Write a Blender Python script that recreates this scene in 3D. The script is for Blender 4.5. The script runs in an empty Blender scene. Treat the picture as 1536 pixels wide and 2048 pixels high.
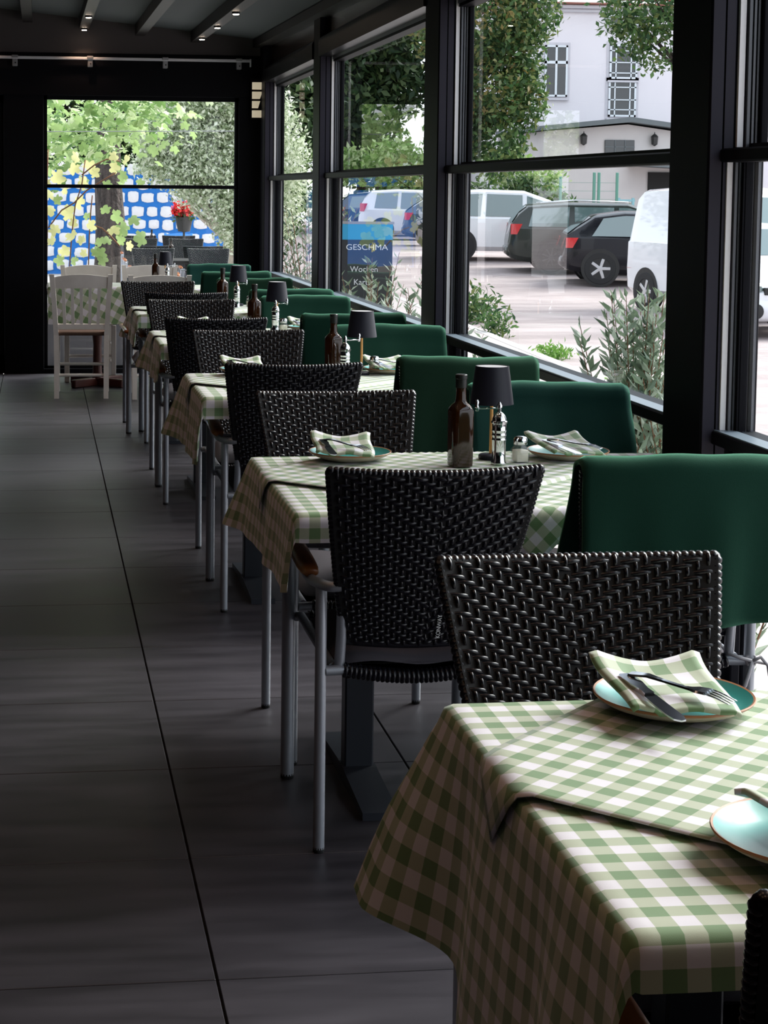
import bpy, math, random
import numpy as np
from mathutils import Vector, Matrix
random.seed(7); rng = np.random.default_rng(7)
S = bpy.context.scene; COL = S.collection
PI = math.pi; sin = math.sin; cos = math.cos
R = math.radians

# ------------------------------------------------------------------ camera, sky, exposure
cam_d = bpy.data.cameras.new('camera'); cam = bpy.data.objects.new('camera', cam_d); COL.objects.link(cam)
cam_d.sensor_fit = 'HORIZONTAL'; cam_d.sensor_width = 36; cam_d.lens = 3552.64*36/1536
cam_d.shift_x = (768-507.9)/1536; cam_d.shift_y = -(1024-676.4)/1536
cam_d.clip_start = .05; cam_d.clip_end = 400
yaw, pitch, roll = .1208494, .0823829, .0075294
_f = Vector((sin(yaw)*cos(pitch), cos(yaw)*cos(pitch), -sin(pitch))); _r = Vector((cos(yaw), -sin(yaw), 0)); _u = _r.cross(_f)
_r2 = _r*cos(roll)+_u*sin(roll); _u2 = -_r*sin(roll)+_u*cos(roll)
cam.matrix_world = Matrix(((_r2.x, _u2.x, -_f.x, 0), (_r2.y, _u2.y, -_f.y, 0), (_r2.z, _u2.z, -_f.z, 1.44465), (0, 0, 0, 1)))
S.camera = cam
w = bpy.data.worlds.new('sky'); S.world = w; w.use_nodes = True
nt = w.node_tree; bg = nt.nodes['Background']
tc = nt.nodes.new('ShaderNodeTexCoord'); sx = nt.nodes.new('ShaderNodeSeparateXYZ'); cr = nt.nodes.new('ShaderNodeValToRGB')
nt.links.new(tc.outputs['Generated'], sx.inputs[0]); nt.links.new(sx.outputs['Z'], cr.inputs[0]); nt.links.new(cr.outputs[0], bg.inputs[0])
cr.color_ramp.elements[0].color = (.80, .82, .86, 1); cr.color_ramp.elements[0].position = 0
cr.color_ramp.elements[1].color = (.80, .88, 1.0, 1); cr.color_ramp.elements[1].position = .6
bg.inputs[1].default_value = 1.6
sun_d = bpy.data.lights.new('sun', 'SUN'); sun_d.energy = 6.5; sun_d.angle = R(40); sun_d.color = (1, .97, .92)
sun = bpy.data.objects.new('sun', sun_d); COL.objects.link(sun); sun.rotation_euler = (R(-20), R(50), 0)   # high, from the street side
S.view_settings.view_transform = 'Standard'; S.view_settings.look = 'None'; S.view_settings.gamma = 1
S.view_settings.use_curve_mapping = False; S.view_settings.exposure = 0.55
S.cycles.max_bounces = 7; S.cycles.diffuse_bounces = 3; S.cycles.glossy_bounces = 4; S.cycles.transparent_max_bounces = 16
S.cycles.sample_clamp_indirect = 4

# ------------------------------------------------------------------ materials
M = {}
def mat(name, col, rough=.6, metal=0, spec=.5, noise=None, bump=None, sheen=0, coat=0, emit=None, trans=0, alpha_tr=None):
    m = bpy.data.materials.new(name); m.use_nodes = True; n = m.node_tree; b = n.nodes['Principled BSDF']
    b.inputs['Base Color'].default_value = (*col, 1); b.inputs['Roughness'].default_value = rough; b.inputs['Metallic'].default_value = metal
    b.inputs['Specular IOR Level'].default_value = spec; b.inputs['Sheen Weight'].default_value = sheen; b.inputs['Coat Weight'].default_value = coat
    if trans: b.inputs['Transmission Weight'].default_value = trans
    if emit: b.inputs['Emission Color'].default_value = (*emit[0], 1); b.inputs['Emission Strength'].default_value = emit[1]
    t = n.nodes.new('ShaderNodeTexCoord')
    if noise:   # (scale vec or float, second colour, detail)
        mp = n.nodes.new('ShaderNodeMapping'); sc = noise[0] if isinstance(noise[0], tuple) else (noise[0],)*3
        mp.inputs['Scale'].default_value = sc; n.links.new(t.outputs['Object'], mp.inputs[0])
        nz = n.nodes.new('ShaderNodeTexNoise'); nz.inputs['Scale'].default_value = 1; nz.inputs['Detail'].default_value = noise[2] if len(noise) > 2 else 4
        n.links.new(mp.outputs[0], nz.inputs[0]); rp = n.nodes.new('ShaderNodeValToRGB')
        rp.color_ramp.elements[0].color = (*col, 1); rp.color_ramp.elements[0].position = .35
        rp.color_ramp.elements[1].color = (*noise[1], 1); rp.color_ramp.elements[1].position = .68
        n.links.new(nz.outputs[0], rp.inputs[0]); n.links.new(rp.outputs[0], b.inputs['Base Color'])
    if bump:    # (scale, strength, distance)
        nz = n.nodes.new('ShaderNodeTexNoise'); nz.inputs['Scale'].default_value = bump[0]; nz.inputs['Detail'].default_value = 3
        n.links.new(t.outputs['Object'], nz.inputs[0]); bp = n.nodes.new('ShaderNodeBump'); bp.inputs['Strength'].default_value = bump[1]
        bp.inputs['Distance'].default_value = bump[2] if len(bump) > 2 else .002
        n.links.new(nz.outputs[0], bp.inputs['Height']); n.links.new(bp.outputs[0], b.inputs['Normal'])
    M[name] = m; return m
def leafmat(name, cols, rough=.5, tr=.35):
    m = bpy.data.materials.new(name); m.use_nodes = True; n = m.node_tree; b = n.nodes['Principled BSDF']; out = n.nodes['Material Output']
    g = n.nodes.new('ShaderNodeNewGeometry'); rp = n.nodes.new('ShaderNodeValToRGB'); n.links.new(g.outputs['Random Per Island'], rp.inputs[0])
    for k, c in enumerate(cols):
        p = k/(len(cols)-1)
        e = rp.color_ramp.elements[0] if k == 0 else rp.color_ramp.elements[-1] if k == len(cols)-1 else rp.color_ramp.elements.new(p)
        e.position = p; e.color = (*c, 1)
    n.links.new(rp.outputs[0], b.inputs['Base Color']); b.inputs['Roughness'].default_value = rough; b.inputs['Specular IOR Level'].default_value = .35
    t = n.nodes.new('ShaderNodeBsdfTranslucent'); n.links.new(rp.outputs[0], t.inputs[0]); mx = n.nodes.new('ShaderNodeMixShader'); mx.inputs[0].default_value = tr
    n.links.new(b.outputs[0], mx.inputs[1]); n.links.new(t.outputs[0], mx.inputs[2]); n.links.new(mx.outputs[0], out.inputs[0]); M[name] = m
def glassmat(name, tint, rough=0.0, base=.04):
    m = bpy.data.materials.new(name); m.use_nodes = True; n = m.node_tree; n.nodes.remove(n.nodes['Principled BSDF']); out = n.nodes['Material Output']
    t = n.nodes.new('ShaderNodeBsdfTransparent'); t.inputs[0].default_value = (*tint, 1); g = n.nodes.new('ShaderNodeBsdfGlossy'); g.inputs['Roughness'].default_value = rough
    lw = n.nodes.new('ShaderNodeLayerWeight'); lw.inputs['Blend'].default_value = .5
    pw = n.nodes.new('ShaderNodeMath'); pw.operation = 'POWER'; pw.inputs[1].default_value = 5; n.links.new(lw.outputs['Facing'], pw.inputs[0])
    ma = n.nodes.new('ShaderNodeMath'); ma.operation = 'MULTIPLY_ADD'; ma.inputs[1].default_value = .6; ma.inputs[2].default_value = base; ma.use_clamp = True
    n.links.new(pw.outputs[0], ma.inputs[0]); mx = n.nodes.new('ShaderNodeMixShader'); n.links.new(ma.outputs[0], mx.inputs[0])
    n.links.new(t.outputs[0], mx.inputs[1]); n.links.new(g.outputs[0], mx.inputs[2]); n.links.new(mx.outputs[0], out.inputs[0]); M[name] = m
def gingham(name, white=(.70, .68, .75), mid=(.41, .455, .34), dark=(.14, .245, .11), size=.047):
    m = bpy.data.materials.new(name); m.use_nodes = True; n = m.node_tree; b = n.nodes['Principled BSDF']
    uv = n.nodes.new('ShaderNodeUVMap'); sp = n.nodes.new('ShaderNodeSeparateXYZ'); n.links.new(uv.outputs[0], sp.inputs[0])
    outs = []
    for ax in (0, 1):
        d = n.nodes.new('ShaderNodeMath'); d.operation = 'DIVIDE'; d.inputs[1].default_value = size; n.links.new(sp.outputs[ax], d.inputs[0])
        f = n.nodes.new('ShaderNodeMath'); f.operation = 'FRACT'; n.links.new(d.outputs[0], f.inputs[0])
        l = n.nodes.new('ShaderNodeMath'); l.operation = 'LESS_THAN'; l.inputs[1].default_value = .5; n.links.new(f.outputs[0], l.inputs[0]); outs.append(l)
    a = n.nodes.new('ShaderNodeMath'); a.operation = 'ADD'; n.links.new(outs[0].outputs[0], a.inputs[0]); n.links.new(outs[1].outputs[0], a.inputs[1])
    h = n.nodes.new('ShaderNodeMath'); h.operation = 'MULTIPLY'; h.inputs[1].default_value = .5; n.links.new(a.outputs[0], h.inputs[0])
    rp = n.nodes.new('ShaderNodeValToRGB'); rp.color_ramp.interpolation = 'CONSTANT'; n.links.new(h.outputs[0], rp.inputs[0])
    rp.color_ramp.elements[0].color = (*white, 1); rp.color_ramp.elements[0].position = 0
    e = rp.color_ramp.elements.new(.3); e.color = (*mid, 1); rp.color_ramp.elements[-1].position = .8; rp.color_ramp.elements[-1].color = (*dark, 1)
    n.links.new(rp.outputs[0], b.inputs['Base Color']); b.inputs['Roughness'].default_value = .6; b.inputs['Specular IOR Level'].default_value = .4; b.inputs['Sheen Weight'].default_value = .25
    w_ = n.nodes.new('ShaderNodeTexNoise'); w_.inputs['Scale'].default_value = 1400; w_.inputs['Detail'].default_value = 1; n.links.new(uv.outputs[0], w_.inputs[0])
    bp = n.nodes.new('ShaderNodeBump'); bp.inputs['Strength'].default_value = .25; bp.inputs['Distance'].default_value = .0005
    n.links.new(w_.outputs[0], bp.inputs['Height']); n.links.new(bp.outputs[0], b.inputs['Normal']); M[name] = m

def brushed_floor(name):
    m = mat(name, (.026, .024, .028), .42, spec=.45); n = m.node_tree; b = n.nodes['Principled BSDF']
    g = n.nodes.new('ShaderNodeNewGeometry'); mp = n.nodes.new('ShaderNodeMapping'); mp.inputs['Scale'].default_value = (1.6, 9, 1); n.links.new(g.outputs['Position'], mp.inputs[0])
    a = n.nodes.new('ShaderNodeTexNoise'); a.inputs['Scale'].default_value = 1.4; a.inputs['Detail'].default_value = 6; n.links.new(mp.outputs[0], a.inputs[0])
    oi = n.nodes.new('ShaderNodeObjectInfo')
    ad = n.nodes.new('ShaderNodeMath'); ad.operation = 'MULTIPLY_ADD'; ad.inputs[1].default_value = .12; n.links.new(oi.outputs['Random'], ad.inputs[0]); n.links.new(a.outputs[0], ad.inputs[2])
    rp = n.nodes.new('ShaderNodeValToRGB'); rp.color_ramp.elements[0].position = .38; rp.color_ramp.elements[1].position = .78
    rp.color_ramp.elements[0].color = (.022, .0205, .026, 1); rp.color_ramp.elements[1].color = (.052, .048, .059, 1)
    n.links.new(ad.outputs[0], rp.inputs[0]); n.links.new(rp.outputs[0], b.inputs['Base Color'])
    r2 = n.nodes.new('ShaderNodeMapRange'); r2.inputs[3].default_value = .34; r2.inputs[4].default_value = .52; n.links.new(a.outputs[0], r2.inputs[0]); n.links.new(r2.outputs[0], b.inputs['Roughness'])

brushed_floor('tile'); mat('grout', (.008, .008, .009), .8)
mat('black_metal', (.006, .006, .008), .5, spec=.05); mat('black_metal_satin', (.022, .020, .030), .5, spec=.15)
mat('blind_guide', (.75, .73, .74), .55); mat('gasket', (.004, .004, .005), .6); mat('grey_profile', (.075, .08, .095), .4, spec=.5)
mat('sill_sheen_grey', (.13, .17, .21), .35, spec=.6)
mat('header_metal', (.008, .008, .009), .34, spec=.10); mat('header_brown', (.020, .011, .008), .22, spec=.5)
mat('awning_fabric', (.085, .10, .105), .9, bump=(300, .2, .001)); mat('fascia', (.062, .054, .055), .8); mat('beam', (.012, .009, .009), .5)
mat('rod_white', (.62, .62, .66), .4); mat('steel_bracket', (.35, .35, .37), .4, metal=.6)
mat('spot_glow', (1, .9, .8), .5, emit=((1, .80, .62), 18)); mat('cream_slat', (.85, .78, .62), .5, emit=((1, .85, .6), .25))
mat('wall_dark', (.018, .016, .016), .9, spec=.1)
mat('rattan', (.005, .005, .009), .27, spec=.48); mat('rattan_base', (.004, .004, .005), .7)
mat('alu', (.34, .36, .40), .42, metal=.55, bump=(900, .1, .0005)); mat('rubber', (.008, .008, .008), .7)
mat('arm_wood', (.42, .13, .035), .32, noise=((60, 8, 60), (.28, .08, .02)), coat=.4)
mat('cushion', (.075, .068, .082), .95, bump=(500, .4, .001)); mat('tag_white', (.75, .75, .75), .7)
mat('tie_grey', (.35, .34, .36), .8)
mat('table_metal', (.022, .026, .036), .4, spec=.5); mat('table_board', (.02, .018, .018), .6)
mat('blanket_green', (.007, .034, .022), .95, sheen=.75, spec=.1, bump=(700, .5, .001))
mat('blanket_teal', (.005, .030, .027), .95, sheen=.7, spec=.1, bump=(700, .5, .001))
mat('blanket_olive', (.010, .032, .018), .95, sheen=.7, spec=.1, bump=(700, .5, .001))
for k in ('blanket_green', 'blanket_teal', 'blanket_olive'):
    M[k].node_tree.nodes['Principled BSDF'].inputs['Sheen Tint'].default_value = (.30, .80, .52, 1)
    M[k].node_tree.nodes['Principled BSDF'].inputs['Sheen Roughness'].default_value = .4
gingham('gingham'); gingham('gingham_napkin', size=.044)
mat('plate_teal', (.045, .30, .28), .32, coat=.1); mat('plate_rim', (.38, .17, .08), .4); mat('plate_cream', (.55, .48, .38), .4)
mat('chrome', (.72, .73, .75), .10, metal=1); mat('cutlery', (.62, .66, .72), .13, metal=1)
mat('bottle_glass', (.022, .0068, .002), .08, spec=.45, coat=.12); mat('bottle_cap', (.006, .006, .006), .35)
mat('salt', (.80, .74, .62), .9); glassmat('clear_glass', (.93, .95, .95), base=.08)
mat('lamp_black', (.009, .009, .018), .5, spec=.3); mat('lamp_white', (.85, .86, .9), .5); mat('brass', (.62, .32, .12), .3, metal=.8)
mat('cream_paint', (.84, .78, .72), .5, noise=(12, (.78, .72, .66))); mat('red_wood', (.09, .022, .016), .4); mat('seat_brown', (.10, .05, .03), .8)
glassmat('window_glass', (.90, .93, .93), base=.035)

# ------------------------------------------------------------------ mesh helpers
class MB:
    def __init__(s): s.v = []; s.f = []; s.m = []; s.uv = []
    def add(s, vs, fs, mi=0, uvs=None):
        o = len(s.v); s.v += [tuple(p) for p in vs]; s.f += [tuple(i+o for i in f) for f in fs]; s.m += [mi]*len(fs)
        s.uv += list(uvs) if uvs is not None else [(p[0], p[1]) for p in vs]
        return s
    def box(s, x0, x1, y0, y1, z0, z1, mi=0, bev=0, mtx=None):
        if bev:
            b = min(bev, .45*(x1-x0), .45*(y1-y0), .45*(z1-z0)); vs = []; idx = {}
            for i, (sx_, X) in enumerate(((-1, x0), (1, x1))):
                for j, (sy_, Y) in enumerate(((-1, y0), (1, y1))):
                    for k, (sz_, Z) in enumerate(((-1, z0), (1, z1))):
                        for a in range(3):
                            p = [X-sx_*b, Y-sy_*b, Z-sz_*b]; p[a] = (X, Y, Z)[a]; idx[(i, j, k, a)] = len(vs); vs.append(tuple(p))
            fs = []
            for a in range(3):
                for e in (0, 1):
                    q = []
                    for (p1, p2) in ((0, 0), (1, 0), (1, 1), (0, 1)):
                        c = [0, 0, 0]; c[a] = e; c[(a+1) % 3] = p1; c[(a+2) % 3] = p2; q.append(idx[(*c, a)])
                    fs.append(q if e else q[::-1])
            for a in range(3):
                b1, b2 = (a+1) % 3, (a+2) % 3
                for e1 in (0, 1):
                    for e2 in (0, 1):
                        c0 = [0, 0, 0]; c0[b1] = e1; c0[b2] = e2; c1 = list(c0); c1[a] = 1
                        fs.append([idx[(*c0, b1)], idx[(*c0, b2)], idx[(*c1, b2)], idx[(*c1, b1)]] if e1 == e2 else [idx[(*c0, b1)], idx[(*c1, b1)], idx[(*c1, b2)], idx[(*c0, b2)]])
            for i in (0, 1):
                for j in (0, 1):
                    for k in (0, 1):
                        t = [idx[(i, j, k, a)] for a in range(3)]; fs.append(t if (i+j+k) % 2 else t[::-1])
        else:
            vs = [(x, y, z) for x in (x0, x1) for y in (y0, y1) for z in (z0, z1)]
            fs = [(0, 1, 3, 2), (4, 6, 7, 5), (0, 4, 5, 1), (2, 3, 7, 6), (0, 2, 6, 4), (1, 5, 7, 3)]
        if mtx is not None: vs = [tuple(mtx @ Vector(p)) for p in vs]
        return s.add(vs, fs, mi)
    def tube(s, pts, rad, n=10, mi=0, cap=True, closed=False, ell=None):
        pts = [Vector(p) for p in pts]; N = len(pts); rs = rad if isinstance(rad, (list, tuple)) else [rad]*N
        vs = []; fs = []; up = None
        for i, p in enumerate(pts):
            t = (pts[(i+1) % N]-pts[i-1]) if closed else (pts[min(i+1, N-1)]-pts[max(i-1, 0)])
            t.normalize()
            if up is None:
                up = Vector((0, 0, 1)) if abs(t.z) < .9 else Vector((0, 1, 0))
            a = up-t*up.dot(t)
            if a.length < 1e-5: a = Vector((1, 0, 0))-t*t.x
            a.normalize(); b = t.cross(a); up = a
            e1, e2 = ell or (1, 1)
            for k in range(n):
                th = 2*PI*k/n; vs.append(tuple(p+a*(cos(th)*rs[i]*e1)+b*(sin(th)*rs[i]*e2)))
        for i in range(N if closed else N-1):
            j = (i+1) % N
            for k in range(n): fs.append((i*n+k, i*n+(k+1) % n, j*n+(k+1) % n, j*n+k))
        if cap and not closed: fs += [tuple(range(n))[::-1], tuple((N-1)*n+k for k in range(n))]
        return s.add(vs, fs, mi)
    def lathe(s, prof, n=24, mi=0, c=(0, 0, 0), sq=None):
        vs = []; fs = []
        for r_, z_ in prof:
            for k in range(n):
                th = 2*PI*k/n; q = 1
                if sq: 
                    p_ = sq(z_); q = 1/((abs(cos(th))**p_+abs(sin(th))**p_)**(1/p_))
                vs.append((c[0]+r_*q*cos(th), c[1]+r_*q*sin(th), c[2]+z_))
        for i in range(len(prof)-1):
            for k in range(n): fs.append((i*n+k, i*n+(k+1) % n, (i+1)*n+(k+1) % n, (i+1)*n+k))
        fs += [tuple(range(n))[::-1], tuple((len(prof)-1)*n+k for k in range(n))]
        return s.add(vs, fs, mi)
    def prism(s, poly, z0, z1, mi=0, axis='z'):
        n = len(poly); mk = {'z': lambda a, b, c: (a, b, c), 'y': lambda a, b, c: (a, c, b), 'x': lambda a, b, c: (c, a, b)}[axis]
        vs = [mk(a, b, z0) for a, b in poly]+[mk(a, b, z1) for a, b in poly]
        fs = [tuple(range(n))[::-1], tuple(range(n, 2*n))]+[(k, (k+1) % n, n+(k+1) % n, n+k) for k in range(n)]
        return s.add(vs, fs, mi)
    def grid(s, fn, nu, nv, mi=0, uv=None):
        vs = []; uvs = []
        for j in range(nv+1):
            for i in range(nu+1):
                a, b = i/nu, j/nv; vs.append(tuple(fn(a, b))); uvs.append(uv(a, b) if uv else (a, b))
        fs = [(j*(nu+1)+i, j*(nu+1)+i+1, (j+1)*(nu+1)+i+1, (j+1)*(nu+1)+i) for j in range(nv) for i in range(nu)]
        return s.add(vs, fs, mi, uvs)
    def xf(s, mtx):
        s.v = [tuple(mtx @ Vector(p)) for p in s.v]; return s
    def mesh(s, name, mats, smooth=False):
        me = bpy.data.meshes.new(name); me.from_pydata(s.v, [], s.f)
        for k in (mats if isinstance(mats, (list, tuple)) else [mats]): me.materials.append(M[k])
        if any(s.m): me.polygons.foreach_set('material_index', s.m)
        ul = me.uv_layers.new(name='UVMap'); li = np.zeros(len(me.loops), dtype=np.int32); me.loops.foreach_get('vertex_index', li)
        ul.data.foreach_set('uv', np.array(s.uv, dtype=np.float32)[li].ravel())
        if smooth is not False:
            me.polygons.foreach_set('use_smooth', [True]*len(me.polygons))
            if smooth is not True: me.set_sharp_from_angle(angle=R(smooth))
        me.update(); return me
    def build(s, name, mats, parent=None, smooth=False, loc=None):
        o = bpy.data.objects.new(name, s.mesh(name, mats, smooth)); COL.objects.link(o)
        if parent is not None: o.parent = parent
        if loc is not None: o.location = loc
        return o
def tag(o, label=None, cat=None, group=None, kind=None):
    if label: o['label'] = label
    if cat: o['category'] = cat
    if group: o['group'] = group
    if kind: o['kind'] = kind
    return o
def empty(name, loc, rz=0, label=None, cat=None, group=None, kind=None):
    o = bpy.data.objects.new(name, None); COL.objects.link(o); o.location = loc; o.rotation_euler = (0, 0, rz); o.empty_display_size = .1
    return tag(o, label, cat, group, kind)
KIDS = {}
def copy_tree(o, parent=None, swap=None):
    c = o.copy(); COL.objects.link(c)
    if parent is not None: c.parent = parent
    if swap and c.data and c.data.materials:
        pass
    for ch in list(o.children): copy_tree(ch, c, swap)
    return c
def rot_m(ax, deg, loc=(0, 0, 0)): return Matrix.Translation(Vector(loc)) @ Matrix.Rotation(R(deg), 4, ax)
def bez(p, n=8):   # smooth path through corner points by rounding each corner
    p = [Vector(q) for q in p]; out = [p[0]]
    for i in range(1, len(p)-1):
        a = p[i]+(p[i-1]-p[i])*min(.45, .04/max(1e-6, (p[i-1]-p[i]).length)); b = p[i]+(p[i+1]-p[i])*min(.45, .04/max(1e-6, (p[i+1]-p[i]).length))
        for k in range(n+1):
            t = k/n; out.append(a*(1-t)**2+p[i]*2*t*(1-t)+b*t*t)
    out.append(p[-1]); return out
def foliage(name, blobs, n, size, matname, parent=None, aspect=.5, shell=.55, up=0.0, loc=None, leaf='diamond', droop=0):
    """leaves scattered through ellipsoid lumps; each leaf a folded blade"""
    wts = np.array([b[3]*b[4]+b[4]*b[5]+b[3]*b[5] for b in blobs], float); wts /= wts.sum()
    ids = rng.choice(len(blobs), n, p=wts); B = np.array(blobs, float)[ids]
    d = rng.normal(size=(n, 3)); d /= np.linalg.norm(d, axis=1)[:, None]
    rr = shell+(1.08-shell)*rng.random(n)**.7; ctr = B[:, :3]+d*B[:, 3:6]*rr[:, None]
    ctr += rng.normal(size=(n, 3))*size*.6
    t = rng.normal(size=(n, 3))+d*.4; t[:, 2] += up-droop; t /= np.linalg.norm(t, axis=1)[:, None]
    q = rng.normal(size=(n, 3))+d*.9; sd = np.cross(t, q); sd /= np.linalg.norm(sd, axis=1)[:, None]; nn = np.cross(sd, t)
    L = size*(.65+.7*rng.random(n))[:, None]; W = L*aspect*.5
    a = ctr-t*L*.5; c = ctr+t*L*.5; mid = ctr-t*L*.05
    b1 = mid+sd*W+nn*W*.35; b2 = mid-sd*W+nn*W*.35
    V = np.stack([a, b1, c, b2], 1).reshape(-1, 3); F = np.arange(n*4).reshape(-1, 4)
    F = np.concatenate([F[:, [0, 1, 2]], F[:, [0, 2, 3]]])
    me = bpy.data.meshes.new(name); me.vertices.add(len(V)); me.vertices.foreach_set('co', V.astype(np.float32).ravel())
    me.loops.add(F.size); me.loops.foreach_set('vertex_index', F.astype(np.int32).ravel()); me.polygons.add(len(F))
    me.polygons.foreach_set('loop_start', np.arange(0, F.size, 3, dtype=np.int32)); me.materials.append(M[matname]); me.update(calc_edges=True)
    o = bpy.data.objects.new(name, me); COL.objects.link(o); o['kind'] = 'stuff'
    if parent is not None: o.parent = parent
    if loc is not None: o.location = loc
    return o

# ------------------------------------------------------------------ the room shell
XW = 1.74                      # inner face of the window wall's posts
X1, Y0 = .32224, 3.1421        # a joint crossing of the floor tiles
YF = 14.05                     # far wall
XL, YB = -3.6, -1.7
def ceil_z(x, y): return 2.82-.1*(x+.08)+.016*(y-14)
MB().box(XL, XW+.2, YB, YF+.1, -.10, -.014).build('floor', 'grout')
floor = bpy.data.objects['floor']; tag(floor, kind='structure')
tm = MB().box(.0025, .5975, .0018, .5982, -.0139, 0, bev=.0012).mesh('tile', 'tile')
rest = MB()
for i in range(-7, 3):
    for j in range(-13, 20):
        x, y = X1+.6*i, Y0+.6*j
        if -3 <= i <= 1 and j >= -3 and y+.6 < YF+.1:
            o = bpy.data.objects.new('tile', tm); COL.objects.link(o); o.parent = floor; o.location = (x, y, 0)
        else:
            x1_, y1_ = min(x+.5975, XW+.18), min(y+.5982, YF+.08)
            if x1_ > x+.01 and y1_ > y+.01: rest.box(x+.0025, x1_, y+.0018, y1_, -.0139, 0)
tag(rest.build('tile_field', 'tile', floor), kind='stuff')
# ceiling: stretched fabric between beams
cb = MB()
def cpt(x, y, d=0): return (x, y, ceil_z(x, y)+d)
cb.add([cpt(XL, YB), cpt(XW+.2, YB), cpt(XW+.2, YF+.1), cpt(XL, YF+.1), cpt(XL, YB, .05), cpt(XW+.2, YB, .05), cpt(XW+.2, YF+.1, .05), cpt(XL, YF+.1, .05)],
       [(0, 3, 2, 1), (4, 5, 6, 7), (0, 1, 5, 4), (1, 2, 6, 5), (2, 3, 7, 6), (3, 0, 4, 7)])
tag(cb.build('ceiling', 'awning_fabric'), kind='structure')
def sloped_bar(name, x0, x1, y0, y1, d0, d1, matn, parent=None, bev=0):
    vs = []
    for y in (y0, y1):
        for x, d in ((x0, d0), (x1, d0), (x1, d1), (x0, d1)):
            vs.append((x, y, ceil_z((x0+x1)/2, y)+d))
    m = MB(); m.add(vs, [(0, 1, 2, 3), (7, 6, 5, 4), (0, 4, 5, 1), (1, 5, 6, 2), (2, 6, 7, 3), (3, 7, 4, 0)]); return m.build(name, matn, parent)
pos_words = {-0.5175: 'fourth ceiling beam from the window wall', -.0825: 'plain ceiling beam ending above the door frame', .3525: 'ceiling beam with spotlights left of the plain middle beam', .7875: 'plain dark ceiling beam between the two spotlight beams', 1.2225: 'ceiling beam with three visible spotlights nearest the windows'}
for k, (x, lab) in enumerate(pos_words.items()):
    b = sloped_bar('ceiling_beam', x-.038, x+.038, YB, 14.0, -.085, -.001, 'beam'); tag(b, 'dark '+lab, 'beam')
    if k in (2, 4):
        ys = [13.45-1.165*q for q in range(0, 3)] if k == 4 else [13.9-1.2*q for q in range(0, 2)]
        for q, y in enumerate(ys):
            if y < 1: continue
            s = MB(); z = ceil_z(x, y)-.085
            s.lathe([(.024, 0), (.026, -.008), (.020, -.014)][::-1], 6, c=(x, y, z)); s.lathe([(.019, -.018), (.019, -.0135)], 6, mi=1, c=(x, y, z))
            o = s.build('spotlight', ['header_metal', 'spot_glow'])
            tag(o, (['farthest', 'middle one', 'nearest'][q] if k == 4 else ['farther', 'nearer'][q])+' of the lit spotlights on the '+('window-side ceiling beam' if k == 4 else 'inner ceiling beam above the far window'), 'light', 'spotlights on the '+('window-side' if k == 4 else 'inner')+' beam')
for bx_ in (-.5175, .3525, 1.2225):   # warm lamps of the visible spotlights; the rest added without fittings for warm light
    for q in range(13):
        ld = bpy.data.lights.new('spot_and_fill_lamp', 'SPOT'); ld.energy = 3.2; ld.color = (1, .62, .40); ld.shadow_soft_size = .015; ld.spot_size = R(110); ld.spot_blend = .8
        lo = bpy.data.objects.new('spot_and_fill_lamp', ld); COL.objects.link(lo); yy_ = 13.45-1.165*q if bx_ > 1 else 13.9-1.2*q; lo.location = (bx_, yy_, ceil_z(bx_, yy_)-.125)
# gutter beam and header on the window side
g = sloped_bar('gutter_beam', XW-.06, XW+.14, YB, YF, -.06, -.0, 'beam'); tag(g, kind='structure'); g.name = 'trim_1'
tag(MB().box(XW+.05, XW+.09, YB, YF, 2.40, 2.62).build('trim_2', 'header_brown'), kind='structure')   # glossy fixed panel over the windows

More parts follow.
